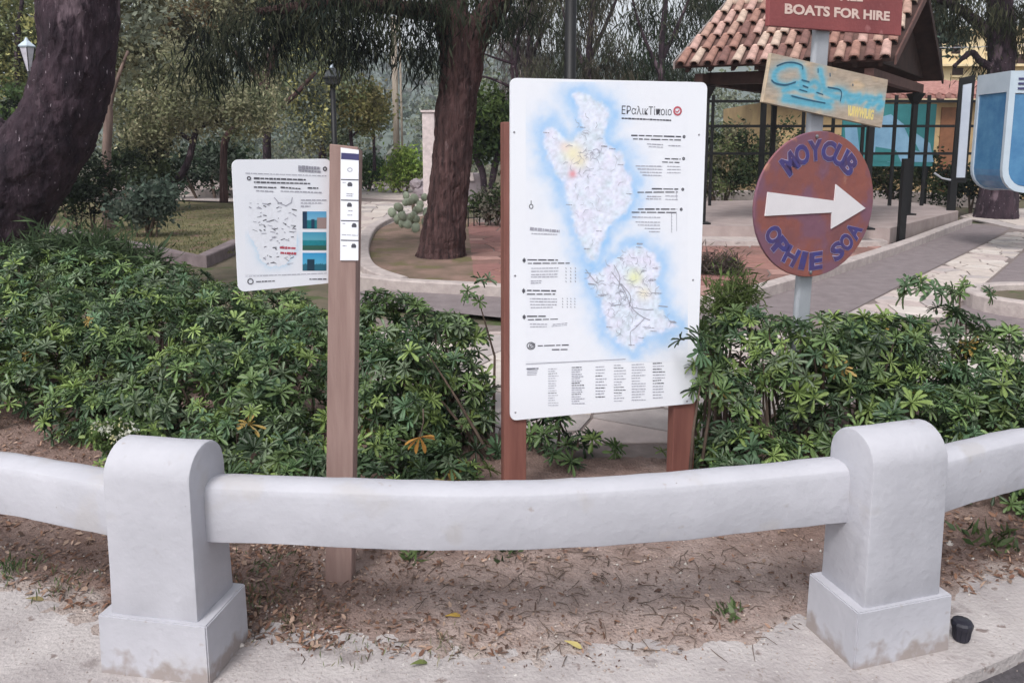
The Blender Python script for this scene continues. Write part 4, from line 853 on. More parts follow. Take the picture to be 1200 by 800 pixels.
# coastline place names and roads
def scrib(pts, w_, pp_):
    pp_.curve([Z7(*p) for p in spline([(*q, 0) for q in pts], 4) for p in [(p[0], p[1])]] if False else [Z7(p.x, p.y) for p in spline([(*q, 0) for q in pts], 4)], w_)
scrib([(460, 140), (490, 180), (520, 230), (545, 290), (590, 330), (625, 345)], .9, p2); scrib([(545, 290), (600, 300), (640, 300)], .7, p2); scrib([(600, 340), (560, 380), (540, 400), (543, 455)], .7, p2); scrib([(460, 283), (500, 280)], .9, p2)
scrib([(500, 190), (540, 240), (535, 290)], 1.0, p2); scrib([(660, 285), (700, 288)], 1.0, p2); scrib([(470, 110), (495, 160), (490, 210)], 1.0, p2); scrib([(350, 130), (390, 180), (405, 190)], .7, p2)
rr_ = random.Random(3)
for k in range(230):
    poly = IA if k < 70 else IB; i = rr_.randrange(len(poly)); cx = sum(p[0] for p in poly) / len(poly); cy = sum(p[1] for p in poly) / len(poly); t = rr_.uniform(0, .85)
    x = poly[i][0] * (1 - t) + cx * t; y = poly[i][1] * (1 - t) + cy * t
    if t < .12: p2.words(x - 3, y, x + 4, y + .5, .9, 3)
    else:
        a = rr_.uniform(0, 6.28); L = rr_.uniform(2, 6); p2.curve([(x, y), (x + L * math.cos(a), y + L * math.sin(a)), (x + L * math.cos(a) + L * math.cos(a + .9), y + L * math.sin(a) + L * math.sin(a + .9))], rr_.uniform(.22, .5))
pr.build('dark_print', M_ink, bd); p2.build('grey_print', M_ink2, bd); p3r.build('red_emblem', M_inkred, bd)
for a, b in ((602.5, 155), (819, 158), (603.5, 323), (812, 328), (604, 483), (805, 470)):
    u, v = fr.uv(a, b); s_ = MB().lathe([(.0045, -.004), (.0045, 0), (.003, .0015), (.0006, .0018)], seg=8).build('screw', M_screw, bd); s_.rotation_euler = (R(90), 0, 0); s_.location = (u, -.001, v)

# ---- small trail sign on the wooden post
pb = G(397, 681)
pt_ = thing('trail_sign', 'small white map sign fixed to a weathered wooden post', 'sign', (pb.x, pb.y, 0))
yf_ = pb.y - .035; z1 = P(403, 170, yf_).z; _t = P(402.8, 175, yf_); _b = P(396.6, 660, yf_)
def sk(z): return _b.x + (_t.x - _b.x) * (z - _b.z) / (_t.z - _b.z) - pb.x
hw = .049; mb = MB(); vs = []
zs_ = [-.25, 0, .4, .8, 1.2, z1 - .02]
post_top = [z1 + .004, z1 - .006, z1 - .02, z1 - .002]
mb.add([(sk(z) + x, y, z) for z in zs_[:-1] for x, y in ((-hw, -.035), (hw, -.035), (hw, .045), (-hw, .045))] + [(sk(z1) + x, y, z) for (x, y), z in zip(((-hw, -.035), (hw, -.035), (hw, .045), (-hw, .045)), post_top)],
       [(i * 4 + k, i * 4 + (k + 1) % 4, (i + 1) * 4 + (k + 1) % 4, (i + 1) * 4 + k) for i in range(5) for k in range(4)] + [(20, 21, 22, 23)])
mb.build('post', M_wood, pt_, bevel=.004)
f0 = Frame(pt_, 0.0)
# label strip on the post face
Ls = MB(); a = f0.uv(399.5, 173, -.037); b = f0.uv(420.5, 176, -.037); c = f0.uv(420, 305, -.037); d = f0.uv(398.8, 305, -.037)
Ls.add([(u, y, v) for y in (-.040, -.0352) for u, v in (a, b, c, d)], [(3, 2, 1, 0), (0, 1, 5, 4), (1, 2, 6, 5), (2, 3, 7, 6), (3, 0, 4, 7)])
Ls.build('label_strip', M_panel, pt_)
q1 = Print(f0, -.0405); q2 = Print(f0, -.0405); q3 = Print(f0, -.0407)
q3.poly([(399.7, 186.5), (420.6, 188.0), (420.6, 180.5), (399.8, 179)])
for yy in (210.5, 234.5, 258.5, 281.5): q1.line(399.5, yy, 420.3, yy + .5, 1.0)
for x_, y_ in ((410, 216), (409.5, 240), (415, 264), (414.5, 288)):
    q1.poly([(x_ - 2.6, y_ + 2.5), (x_ + 2.6, y_ + 2.5), (x_ + 3, y_), (x_ + 1.4, y_ - 2.4), (x_ - 1.6, y_ - 2.4), (x_ - 3, y_ + .2)])
q2.ring(410, 199, 2.8, 2.2, .7, 8); q2.words(401.5, 214, 405, 214, .8, 3); q2.words(406, 227, 414, 227.5, .9, 3); q2.words(406, 229.5, 413, 229.8, .9, 3); q2.words(408, 247, 413, 247, .8, 3); q2.words(407, 252, 413, 252, .8, 3); q2.words(401.5, 262, 405, 262, .8, 3); q2.words(400.5, 275, 419, 276, .7, 4); q2.words(401.5, 288, 406, 288, .8, 3)
q1.build('dark_print', M_ink, pt_); q2.build('grey_print', M_ink2, pt_); q3.build('navy_band', M_navy, pt_)
# hinged-out map panel
yaw2 = R(33); pe = P(387, 262, pb.y - .0)
pn = link('map_panel_mount', None) if False else None
panel_o = Vector((pe.x, pe.y, 0)) - Vector((pb.x, pb.y, 0))
class SubT:  # local frame for the panel inside the thing
    pass
st_ = SubT(); st_.location = Vector((pe.x, pe.y, 0))
f2 = Frame(st_, yaw2)
u0 = (f2.uv(274, 185)[0] + f2.uv(277, 341)[0]) / 2; u1 = .0; v1 = (f2.uv(275, 183)[1] + f2.uv(386, 190)[1]) / 2; v0 = (f2.uv(277, 341)[1] + f2.uv(386, 333)[1]) / 2
def place(o_): o_.location = (panel_o.x, panel_o.y, 0); o_.rotation_euler = (0, 0, yaw2); return o_
MP = place(MB().prism(rrect(u0, v0, u1 + .01, v1, .022), 0, .008, 'y').build('map_panel', M_panel, pt_))
def Z5(x, y): return (260 + x / 4.0, 160 + y / 4.0)
IC = [Z5(*p) for p in ((125, 460), (165, 520), (180, 580), (220, 610), (300, 600), (350, 520), (355, 400), (340, 290), (250, 285), (130, 300), (120, 400))]
def small_fn(X, Y):
    d = dist_poly(X, Y, IC) + (fbm(X * .3, Y * .3, 3, 9) - .5) * 4
    k = np.exp(-np.clip(d, 0, 99) / 3.5)[..., None] * .7 * np.clip((Y - 268) / 14, 0, 1)[..., None]
    land = WHT * (.90 + .14 * fbm(X * .5, Y * .5, 3, 19)[..., None]); ins = (d < 0)[..., None]
    c = np.where(ins, land, WHT * (1 - k) + np.array([.45, .66, .84]) * k); return c
painted_grid('area_map', f2, MP, 287, 228, 352, 322, 66, 95, small_fn, -.0005, M_map)
def photo_fn(kind, x0, x1, y0, y1):
    def fn(X, Y):
        s = (X - x0) / (x1 - x0); t = (Y - y0) / (y1 - y0); n_ = fbm(X * .8, Y * .8, 3, 5 + kind)
        sky_ = np.stack([.10 + .18 * t, .36 + .2 * t, .62 + .05 * t], -1); sea = np.stack([.02 + 0 * t, .17 + .1 * n_, .22 + .1 * n_], -1)
        if kind == 0: c = np.where((t > .5 + .1 * (n_ - .5))[..., None], sea * .8, sky_); c = np.where(((s > .62) & (t > .35))[..., None], np.array([.33, .25, .24]), c); c = np.where(((s < .18) | ((abs(s - .42) < .07) & (t > .45)))[..., None], np.array([.02, .05, .10]), c)
        elif kind == 1: c = np.where((t > .45)[..., None], sea, sky_ * [.7, .9, .8]); c = np.where((t > .72)[..., None], np.array([.04, .12, .09]), c)
        else: c = np.where((t > .62 + .15 * (n_ - .5))[..., None], np.array([.03, .14, .2]), sky_ * [.5, .9, 1]); c = np.where(((s > .18) & (s < .5) & (t > .38))[..., None], np.array([.02, .05, .08]), c)
        return c
    return fn
for k, (y0_, y1_) in enumerate(((247.8, 268), (272, 293.2), (296.2, 317.2))):
    painted_grid('photo_print', f2, MP, 354.5, y0_, 382.5, y1_, 30, 22, photo_fn(k, 354.5, 382.5, y0_, y1_), -.0008, M_map)
s1 = Print(f2, -.0010); s2 = Print(f2, -.0012)
for (a, b, c, d, w_) in ((150, 196, 393, 203, 1.5), (150, 214, 416, 221, 1.3), (150, 237, 255, 240, 1.2), (275, 238, 368, 245, 1.2), (402, 241, 452, 242, 1.1), (160, 680, 248, 677, 1.0), (410, 668, 490, 668, 1.0)): s1.words(*Z5(a, b), *Z5(c, d), w_, 5)
for (a, b, c, d, w_) in ((110, 172, 490, 185, .6), (160, 254, 242, 258, .9), (275, 256, 470, 263, .9), (110, 655, 492, 640, .5), (370, 298, 490, 298, 1.0), (370, 312, 470, 312, .8), (370, 327, 415, 327, 1.1)): s2.words(*Z5(a, b), *Z5(c, d), w_, 5)
s2.words(*Z5(358, 144), *Z5(460, 149), 3.0, 3); s2.words(*Z5(358, 158), *Z5(465, 166), 2.0, 3); s1.ring(*Z5(483, 152), 1.9, 2.2, 1.2, 8); s1.ring(*Z5(127, 196), 2.0, 2.0, 1.0, 8); s1.ring(*Z5(134, 679), 3.2, 3.2, .9, 9)
for k in range(95):
    x = rr_.uniform(125, 350); y = rr_.uniform(305, 600)
    if x < 180 and y > 440: continue
    a = rr_.uniform(-.5, .7); L = rr_.uniform(4, 26); (s1 if rr_.random() < .45 else s2).line(*Z5(x, y), *Z5(x + L * math.cos(a), y + L * math.sin(a)), rr_.uniform(.35, .95))
s2.curve([Z5(*p) for p in ((245, 285), (265, 310), (300, 325), (325, 310), (330, 285))], .8)
s1.build('dark_print', M_ink, MP); s2.build('grey_print', M_ink2, MP)
for a, b in ((272, 520), (274, 545)):
    s3 = Print(f2, -.0014); s3.words(*Z5(a, b), *Z5(a + 75, b + 4), 2.0, 4); s3.build('red_caption', M_inkred, MP)

# ---- signpost with three boards
Yp = 4.0; b1 = P(941.5, 360, Yp); t1 = P(967.5, 38, Yp); dz = (t1 - b1) / (t1.z - b1.z); base = b1 - dz * b1.z
sp = thing('signpost', 'grey post carrying a red sign, a driftwood board and a round arrow sign', 'signpost', (base.x, base.y, 0), R(30))
yaw3 = R(34); f3 = Frame(sp, R(30))
inv = Matrix.Rotation(-R(30), 4, 'Z')
tp = inv @ (Vector((t1.x, t1.y, 0)) - Vector((base.x, base.y, 0))); H_ = t1.z + .5; k_ = tp.x / t1.z
mb = MB(); n = 7
mb.add([(k_ * z + x, y, z) for z in (-.3, 1.0, H_) for x, y in rrect(-.054, -.016, .054, .016, .012, 2)], [])
m_ = 12
mb.f += [(i * m_ + k, i * m_ + (k + 1) % m_, (i + 1) * m_ + (k + 1) % m_, (i + 1) * m_ + k) for i in range(2) for k in range(m_)] + [tuple(range(24, 36))]
mb.build('pole', M_pole, sp, smooth=False)
# red sign
off = -.045
c = [f3.uv(*p, off) for p in ((901, 30.5), (1056, 42))]; hgt = .42
ang = math.atan2(c[1][1] - c[0][1], c[1][0] - c[0][0]); L = math.hypot(c[1][0] - c[0][0], c[1][1] - c[0][1]); ca, sa = math.cos(ang), math.sin(ang)
q_ = [(c[0][0] + x * ca - z * sa, c[0][1] + x * sa + z * ca) for x, z in ((0, 0), (L, 0), (L, hgt), (0, hgt))]
rs = MB().prism(q_, off, off + .025, 'y').build('red_board', M_rsign, sp, bevel=.003)
tx = Print(f3, off - .0015); tx.text('BOATS FOR HIRE', 919.5, 16.5, 1042.5, 25, 12.5, bold=.04); tx.text('NEL', 984.5, 1.0, 1011, 2.2, 11.5, bold=.04)
tx.build('lettering', M_cream, rs)
# driftwood board
off = -.05
c = [f3.uv(*p, off) for p in ((894, 120), (1033.5, 150), (1041, 93.5), (904, 62))]
wbd = MB().prism(c, off, off + .022, 'y').build('driftwood_board', M_lwood, sp, bevel=.004)
def Zd(x, y): return (890 + x / 7.5, 55 + y / 7.5)
E1S = []; M_map2 = mat('brushed_wood_paint', (1, 1, 1), (.9, .9, .9), scale=40, rough=.7, attr=True)
e1 = Print(f3, off - .0015); e2 = Print(f3, off - .0025); e3 = Print(f3, off - .002)
def stroke(pp_, pts, w_): pp_.curve([Zd(p.x, p.y) for p in spline([(*q, 0) for q in pts], 5)], w_)
for pts, w_ in (([(370, 330), (355, 210), (320, 160), (230, 160), (150, 200), (120, 260), (150, 320), (230, 335), (310, 310)], 6), ([(340, 300), (350, 370), (440, 380)], 7), ([(200, 380), (280, 350), (350, 380)], 7), ([(500, 200), (520, 280), (540, 360), (600, 380)], 7), ([(400, 330), (460, 300), (500, 350), (470, 400)], 6), ([(590, 380), (660, 370), (720, 400), (700, 470)], 6),
               ([(200, 460), (330, 480), (450, 500), (580, 520)], 8), ([(210, 430), (330, 450), (460, 490), (570, 500)], 7), ([(730, 420), (800, 430), (860, 440)], 8), ([(730, 400), (760, 470), (820, 470), (850, 420)], 7), ([(860, 480), (920, 440), (960, 480), (930, 520)], 8), ([(960, 440), (1010, 450), (1060, 440)], 6), ([(980, 500), (1030, 470), (1075, 500), (1040, 535)], 8), ([(540, 390), (620, 430), (680, 440)], 7), ([(470, 440), (540, 470), (600, 470)], 6)): sp_ = spline([(*q, 0) for q in pts], 4); E1S += [(a.x, a.y, b.x, b.y, w_) for a, b in zip(sp_[:-1], sp_[1:])]
for pts, w_ in (([(320, 310), (230, 335), (140, 320), (105, 290)], 2.2), ([(150, 170), (230, 140), (310, 140), (375, 165), (380, 200)], 1.8), ([(280, 430), (400, 460), (580, 495)], 1.8), ([(370, 290), (440, 310)], 1.8), ([(380, 340), (430, 360)], 1.8), ([(600, 355), (700, 375), (722, 410), (710, 480)], 1.8), ([(350, 375), (420, 395)], 1.5), ([(515, 190), (515, 230)], 1.8), ([(500, 400), (560, 420)], 1.5)): stroke(e2, pts, w_)
for pts in ([(620, 230), (622, 262)], [(820, 325), (822, 345)]): stroke(e2, pts, 2)
e3.text('\\UIWWIUIG', *Zd(770, 605), *Zd(998, 645), 12.5, bold=.05, shear=0)
def wood_fn(X, Y):
    x = (X - 890) * 7.5; y = (Y - 55) * 7.5; d = np.full(X.shape, 1e9)
    for x0_, y0_, x1_, y1_, w_ in E1S:
        dx, dy = x1_ - x0_, y1_ - y0_; t = np.clip(((x - x0_) * dx + (y - y0_) * dy) / (dx * dx + dy * dy + 1e-9), 0, 1); d = np.minimum(d, np.hypot(x - x0_ - t * dx, y - y0_ - t * dy) - w_ * 2.6)
    n1 = fbm(X * .12, Y * .5, 4, 3)[..., None]; n2 = fbm(X * .06 + 5, Y * .08, 3, 13)[..., None]
    c = np.array([.47, .38, .30]) * (.7 + .6 * n1); c = c + np.clip(n2 - .55, 0, 1) * np.array([.9, .5, .1])
    wash = np.exp(-np.clip(d, 0, 999) / 26)[..., None] * (.45 + .8 * fbm(X * .3, Y * .3, 3, 23)[..., None]); wash = np.clip(wash, 0, .8)
    c = c * (1 - wash) + np.array([.20, .50, .62]) * wash
    k = 1 / (1 + np.exp(np.clip(d / 4., -20, 20)))[..., None]; bl = np.array([.11, .43, .60]) * (.75 + .5 * n1); return c * (1 - .85 * k) + bl * .85 * k
def driftgrid():
    S, T_ = np.meshgrid(np.linspace(.004, .996, 130), np.linspace(.008, .992, 56)); cs = [np.array(q) for q in ((894, 120), (1033.5, 150), (1041, 93.5), (904, 62))]
    S3 = S[..., None]; T3 = T_[..., None]; PX = (cs[3] * (1 - S3) + cs[2] * S3) * (1 - T3) + (cs[0] * (1 - S3) + cs[1] * S3) * T3
    co = [np.array(q) for q in (c[0], c[1], c[2], c[3])]; UV = (co[3] * (1 - S3) + co[2] * S3) * (1 - T3) + (co[0] * (1 - S3) + co[1] * S3) * T3
    ny_, nx_ = S.shape; ii = np.arange(nx_ * ny_).reshape(ny_, nx_); Fq = np.c_[ii[1:, :-1].ravel(), ii[1:, 1:].ravel(), ii[:-1, 1:].ravel(), ii[:-1, :-1].ravel()]
    U = UV[..., 0].ravel(); V_ = UV[..., 1].ravel(); link('brushed_paint', npmesh('brushed_paint', np.c_[U, np.full(U.size, off - .0012), V_], Fq, wood_fn(PX[..., 0], PX[..., 1]).reshape(-1, 3)), M_map2, wbd)
driftgrid(); e2.build('dark_brushstroke', M_dblue, wbd); e3.build('yellow_lettering', M_yellow, wbd)
# round sign
off = -.055; cu, cv = f3.uv(957.6, 240, off); ru = (f3.uv(1025.5, 240, off)[0] - f3.uv(887, 240, off)[0]) / 2; rv = (f3.uv(956, 155, off)[1] - f3.uv(956, 325, off)[1]) / 2
pts = [(cu + ru * math.cos(2 * math.pi * k / 56), cv + rv * math.sin(2 * math.pi * k / 56)) for k in range(56)]
ds = MB().prism(pts, off, off + .014, 'y').build('round_board', M_disc, sp, bevel=.004)
pa = [(899.3, 225), (977.3, 235.2), (979, 216), (1013.6, 244), (973.6, 268), (974.2, 249), (896, 253)]
q = [f3.uv(a, b, off - .002) for a, b in pa]
am = MB().prism(q[::-1], off - .006, off - .0005, 'y').build('arrow', M_arrow, ds)
def arc_text(body, a0, a1, rad, hgt_, bold, nm, mt, yo, flip=False):
    n = len(body)
    for i, ch in enumerate(body):
        if ch == ' ': continue
        a = R(a0 + (a1 - a0) * (i + .5) / n); vs, fs = text_mesh(ch, 0, bold); xs_ = [v.x for v in vs]; ys_ = [v.y for v in vs]
        wdt = abs(R(a1 - a0)) / n * rad * 1.02; wdt *= .45 if ch in "I(" else 1; k_ = 1 + 2 * bold; wdt *= k_ / 1.06; hh2 = hgt_ * k_ / 1.06
        cx_, cz_ = rad * math.cos(a), rad * math.sin(a); rot = a - math.pi / 2 + (math.pi if flip else 0)
        out = []
        for v in vs:
            x = ((v.x - min(xs_)) / (max(xs_) - min(xs_) + 1e-6) - .5) * wdt; z = ((v.y - min(ys_)) / (max(ys_) - min(ys_)) - .5) * hh2
            X_ = cx_ + x * math.cos(rot) - z * math.sin(rot); Z_ = cz_ + x * math.sin(rot) + z * math.cos(rot)
            out.append((cu + X_ * ru, yo, cv + Z_ * rv))
        MB().add(out, fs).build(nm, mt, ds)
for bold, yo, mt, nm in ((.075, off - .0012, M_lilac, 'letter_outline'), (.042, off - .0024, M_purple, 'letter')):
    arc_text('MOYCUB', 139, 37, .745, .275, bold, nm, mt, yo); arc_text('OPHIE', 200, 280, .78, .245, bold, nm, mt, yo, True); arc_text('SOA', 293, 336, .78, .265, bold, nm, mt, yo, True)
for a, b in ((957, 160), (949.5, 319)):
    u, v = f3.uv(a, b, off); s_ = MB().lathe([(.011, 0), (.011, .004), (.004, .008)], seg=8).build('bolt', M_screw, ds); s_.rotation_euler = (R(90), 0, 0); s_.location = (u, off - .0005, v)

# ================================================================ PAVILION
L1 = P(791, 77, 13.1); R1 = P(1047, 68, 12.0); ze = (L1.z + R1.z) / 2; L1.z = R1.z = ze
R2 = P(1103, 94, 15.4); R2.z = ze; bv = (R2 - R1); L2 = L1 + bv; rz_ = 4.25
RR = (R1 + R2) / 2; RR.z = rz_; LR = (L1 + L2) / 2; LR.z = rz_
pv = thing('pavilion', 'open park pavilion with a barrel tiled gable roof on dark posts', 'pavilion', ((L1.x + R2.x) / 2, (L1.y + R2.y) / 2, .28)); po = Vector(pv.location)
lo = lambda p: Vector(p) - po
mb = MB()
def slab(a, b, c, d, t_): # quad with thickness downwards
    q = [lo(p) for p in (a, b, c, d)]; mb.add(q + [p - Vector((0, 0, t_)) for p in q], [(0, 1, 2, 3), (7, 6, 5, 4), (0, 4, 5, 1), (1, 5, 6, 2), (2, 6, 7, 3), (3, 7, 4, 0)])
slab(L1, R1, RR, LR, .05); slab(R2 - Vector((0, 0, .01)), L2 - Vector((0, 0, .01)), LR - Vector((0, 0, .01)), RR - Vector((0, 0, .01)), .05); mb.build('roof_deck', M_dwood, pv)
e_ = (L1 - R1); s_v = (RR - R1); s_len = s_v.length; e_len = e_.length; eu = e_.normalized(); su = s_v.normalized(); nu = eu.cross(su)
if nu.z < 0: nu = -nu
NC, NR = 15, 5; cw = e_len / NC; tl = s_len / NR
def tile_mesh(m_, r0, r1, Lt, cover=True):
    mb = MB(); n = 6; vs = []
    for (r_, y, z) in ((r0, 0, .012), (r1, Lt, 0)):
        for k in range(n + 1):
            a = math.pi * k / n; vs.append((r_ * math.cos(a), y, z + (r_ * .75 * math.sin(a) if cover else -r_ * .35 * math.sin(a) + .02)))
    inner = [(x * .88, y, z - .014) for x, y, z in vs]
    k = n + 1; mb.add(vs + inner, [(i, i + 1, i + 1 + k, i + k) for i in range(n)] + [(2 * k + i, i + 0, i + 1, 2 * k + i + 1) for i in range(n)])
    me = mb.mesh('roof_tile', True); me.materials.append(m_); return me
TM = [tile_mesh(m_, cw * .36, cw * .29, tl * 1.12) for m_ in M_tile]; TP = [tile_mesh(m_, cw * .34, cw * .3, tl * 1.12, False) for m_ in (M_tile[3], M_tile[5])]
Rmat = Matrix((eu, su, nu)).transposed()
if Rmat.determinant() < 0: Rmat = Matrix((-eu, su, nu)).transposed()
for i in range(NC):
    for j in range(NR):
        for cov in (True, False):
            if not cov and i == NC - 1: continue
            b = R1 + e_ * ((i + (.5 if cov else 1.0)) / NC) + su * (j * tl - .06) + nu * (.035 if cov else .004)
            q = link('roof_tile', random.choice(TM[:5] if random.random() < .8 else TM) if cov else random.choice(TP), None, pv)
            M = (Rmat @ Matrix.Rotation(random.uniform(-.03, .03), 3, 'Z')).to_4x4(); M.translation = lo(b + nu * random.uniform(-.004, .006)); q.matrix_basis = M
rg = MB().tube([lo(LR + Vector((0, 0, .0)) - eu * -.02), lo(RR)], .085, 10); rg.build('ridge_cap', M_tile[1], pv, smooth=True)
def beam(name, a, b, wd, hg, m_, zoff=0):
    a = lo(a); b = lo(b); d = (b - a); nn = Vector((-d.y, d.x, 0)).normalized() * wd / 2; up = Vector((0, 0, hg)); zo = Vector((0, 0, zoff))
    MB().add([a - nn + zo, a + nn + zo, b + nn + zo, b - nn + zo, a - nn + up + zo, a + nn + up + zo, b + nn + up + zo, b - nn + up + zo], [(0, 3, 2, 1), (4, 5, 6, 7), (0, 1, 5, 4), (1, 2, 6, 5), (2, 3, 7, 6), (3, 0, 4, 7)]).build(name, m_, pv)
beam('bargeboard', R1 - eu * .03, RR - eu * .03, .03, .14, M_rafter, -.10); beam('bargeboard', R2 - eu * .03, RR - eu * .03, .03, .14, M_dwood, -.12); beam('bargeboard', L1 + eu * .02, LR + eu * .02, .03, .12, mat('grey_verge_board', (.26, .22, .21), rough=.8), -.06)
bu = bv.normalized(); ins = .45
cA = R1 + eu * .35 + bu * ins; cB = R2 + eu * .35 - bu * ins; cC = L1 - eu * .35 + bu * ins; cD = L2 - eu * .35 - bu * ins
zb = ze - .30
for p in (cA, cB, cC, cD): p.z = zb
beam('eave_beam', cC, cA, .14, .2, M_dwood); beam('eave_beam', cD, cB, .14, .2, M_dwood); beam('tie_beam', cA - bu * .35, cB + bu * .35, .14, .16, M_rafter, .005); beam('tie_beam', cC - bu * .35, cD + bu * .35, .14, .16, M_dwood, .005)
gab = MB(); a = lo(R1 + eu * .3 + bu * .1); b = lo(R2 + eu * .3 - bu * .1); c = lo(RR + eu * .3 - Vector((0, 0, .12)))
gab.add([a, b, c, a + eu * .04, b + eu * .04, c + eu * .04], [(0, 1, 2), (5, 4, 3), (0, 3, 4, 1), (1, 4, 5, 2), (2, 5, 3, 0)]); gab.build('gable_boarding', M_dwood, pv)
for i in range(9):
    f_ = (i + .5) / 9; beam('rafter', R1 + e_ * f_ + su * .05, RR + e_ * f_ - su * .05, .06, .08, M_dwood, -.14)
for p in (cA, cB, cC, cD):
    q = lo(p); h_ = q.z; MB().box(-.045, .045, -.045, .045, 0, h_).box(-.12, .12, -.12, .12, 0, .03).add([(x * s, y * s, z) for z, s in ((h_ - .22, .048), (h_ - .02, .13)) for x, y in ((-1, -1), (1, -1), (1, 1), (-1, 1))], [(0, 1, 5, 4), (1, 2, 6, 5), (2, 3, 7, 6), (3, 0, 4, 7), (4, 5, 6, 7)]).build('column', M_black, pv).location = (q.x, q.y, 0)
# platform
pfl = [G(640, 281), G(1000, 286), G(1042, 287), G(1122, 263), G(1100, 256), G(1040, 246), G(720, 250)]
sheet('platform', pfl, .28, M_platf, thick=.34)
sheet('platform_step', [G(640, 288), G(1010, 291), G(1040, 290), G(1030, 285), G(640, 279)], .10, M_kerb, thick=.12)
sweep([G(560, 238), G(750, 236), G(1000, 234), G(1060, 236), G(1150, 242), G(1195, 231), G(1260, 224)], .35, .3).build('low_bank_wall', M_kerb, kind='structure')
# black screen of frames behind
scn = thing('metal_screen', 'black metal framed screen behind the pavilion posts', 'screen', (P(470, 225, 17.5).x, 17.5, 0)); so = Vector(scn.location)
sx0 = P(700, 170, 17.5).x; sx1 = P(1140, 170, 17.5).x
for px in (745, 790, 834, 893, 906, 940, 975, 1010, 1018, 1047, 1085):
    x = P(px, 170, 17.5).x - so.x; r_ = .06 if px in (893, 1018) else .03
    MB().box(x - r_, x + r_, -.03, .03, 0, 2.75).build('upright', M_black, scn)
for py in (119, 148, 180):
    z = P(860, py, 17.5).z; MB().box(sx0 - so.x, sx1 - so.x, -.052, -.032, z - .03, z + .03).build('crossbar', M_black, scn)
# teal mural board
my = 19.0; m0 = P(985, 195, my); m1 = P(1098, 122, my)
mu = thing('mural_board', 'teal painted board with pale blue shapes under the pink tiled roof', 'board', ((m0.x + m1.x) / 2, my, 0)); mo = Vector(mu.location)
MB().box(m0.x - mo.x, m1.x - mo.x, 0, .06, m0.z, m1.z).build('panel', M_teal, mu)
for sxx in (m0.x - mo.x + .1, m1.x - mo.x - .1): MB().box(sxx - .05, sxx + .05, .062, .14, 0, m1.z).build('leg', M_black, mu)
class T_: pass
tm = T_(); tm.location = mo; fm = Frame(tm, 0)
mp_ = Print(fm, -.004); mp_.poly([(1022, 140), (1044, 134), (1062, 148), (1090, 168), (1094, 190), (1040, 190), (1018, 176)]); mp_.poly([(990, 150), (1004, 146), (1008, 182), (992, 186)]); mp_.build('pale_shape', M_tealb, mu)
mp2 = Print(fm, -.008); mp2.poly([(1048, 132), (1070, 128), (1078, 150), (1070, 158)]); mp2.poly([(1026, 172), (1050, 176), (1056, 190), (1024, 189)]); mp2.poly([(1060, 150), (1064, 150), (1078, 178), (1072, 176)]); mp2.build('dark_shape', M_teal, mu)
# buildings
yb = 24.0
hb = thing('tiled_roof_house', 'low yellow house with pink tiled roof and orange door', 'building', (P(1100, 200, yb).x, yb, 0)); ho = Vector(hb.location)
x0 = P(908, 170, yb).x - ho.x; x1 = P(1240, 170, yb).x - ho.x; zt = P(1100, 117, yb).z; zr = P(1100, 100, yb + 3).z
MB().box(x0, x1, .0, 6, 0, zt).build('wall', M_yell, hb)
dx0 = P(1100, 170, yb).x - ho.x; dx1 = P(1121, 170, yb).x - ho.x
MB().box(dx0, dx1, -.04, -.003, .1, P(1110, 126, yb).z).build('door', M_orange, hb)
MB().add([(x0 - .3, -.5, zt), (x1 + .3, -.5, zt), (x1 + .3, 3, zr), (x0 - .3, 3, zr), (x0 - .3, -.5, zt + .08), (x1 + .3, -.5, zt + .08), (x1 + .3, 3, zr + .08), (x0 - .3, 3, zr + .08)], [(0, 3, 2, 1), (4, 5, 6, 7), (0, 1, 5, 4), (1, 2, 6, 5), (2, 3, 7, 6), (3, 0, 4, 7)]).build('roof', M_pinkt, hb)
mb = MB(); vv = Vector((0, 3.5, zr - zt)); nn_ = int((x1 - x0) / .3)
for i in range(nn_):
    xx = x0 + .15 + i * .3
    mb.tube([(xx, -.56, zt + .10), (xx, 3, zr + .10)], [.095, .09], 6)
mb.build('tile_ribs', M_pinkt, hb, kind='stuff')
for px in (960,):
    xx = P(px, 170, yb).x - ho.x; w_ = MB().box(xx - .4, xx + .4, -.03, -.002, 1.0, 2.1).build('window', M_dwood, hb)
yc = 42.0
cb = thing('cream_building', 'tall cream building behind the right pine', 'building', (P(1160, 200, yc).x, yc, 0)); co = Vector(cb.location)
x0 = P(1080, 100, yc).x - co.x; x1 = P(1330, 100, yc).x - co.x; zt = P(1150, 38, yc).z
MB().box(x0, x1, 0, 9, 0, zt).build('wall', M_cream2, cb); MB().box(x0 - .3, x1 + .3, -.3, 9.3, zt + .002, zt + .25).build('cornice', M_cream2, cb); zc_ = P(1150, 76, yc).z; MB().box(x0 - .1, x1 + .1, -.5, -.002, zc_ - .12, zc_).build('balcony', M_cream2, cb)
for px, py, a, b in ((1122, 84, 6, 4), (1150, 96, 5, 4), (1196, 70, 5, 6), (1160, 55, 5, 5), (1120, 58, 5, 5)):
    c_ = P(px, py, yc) - co; s_ = yc / F; w_ = MB().box(c_.x - a * s_, c_.x + a * s_, -.05, -.004, c_.z - b * s_, c_.z + b * s_).build('window', M_dwood, cb)
    MB().box(c_.x - a * s_ - .05, c_.x + a * s_ + .05, -.12, -.055, c_.z - b * s_ - .12, c_.z - b * s_ - .02).build('sill', M_cream2, w_)
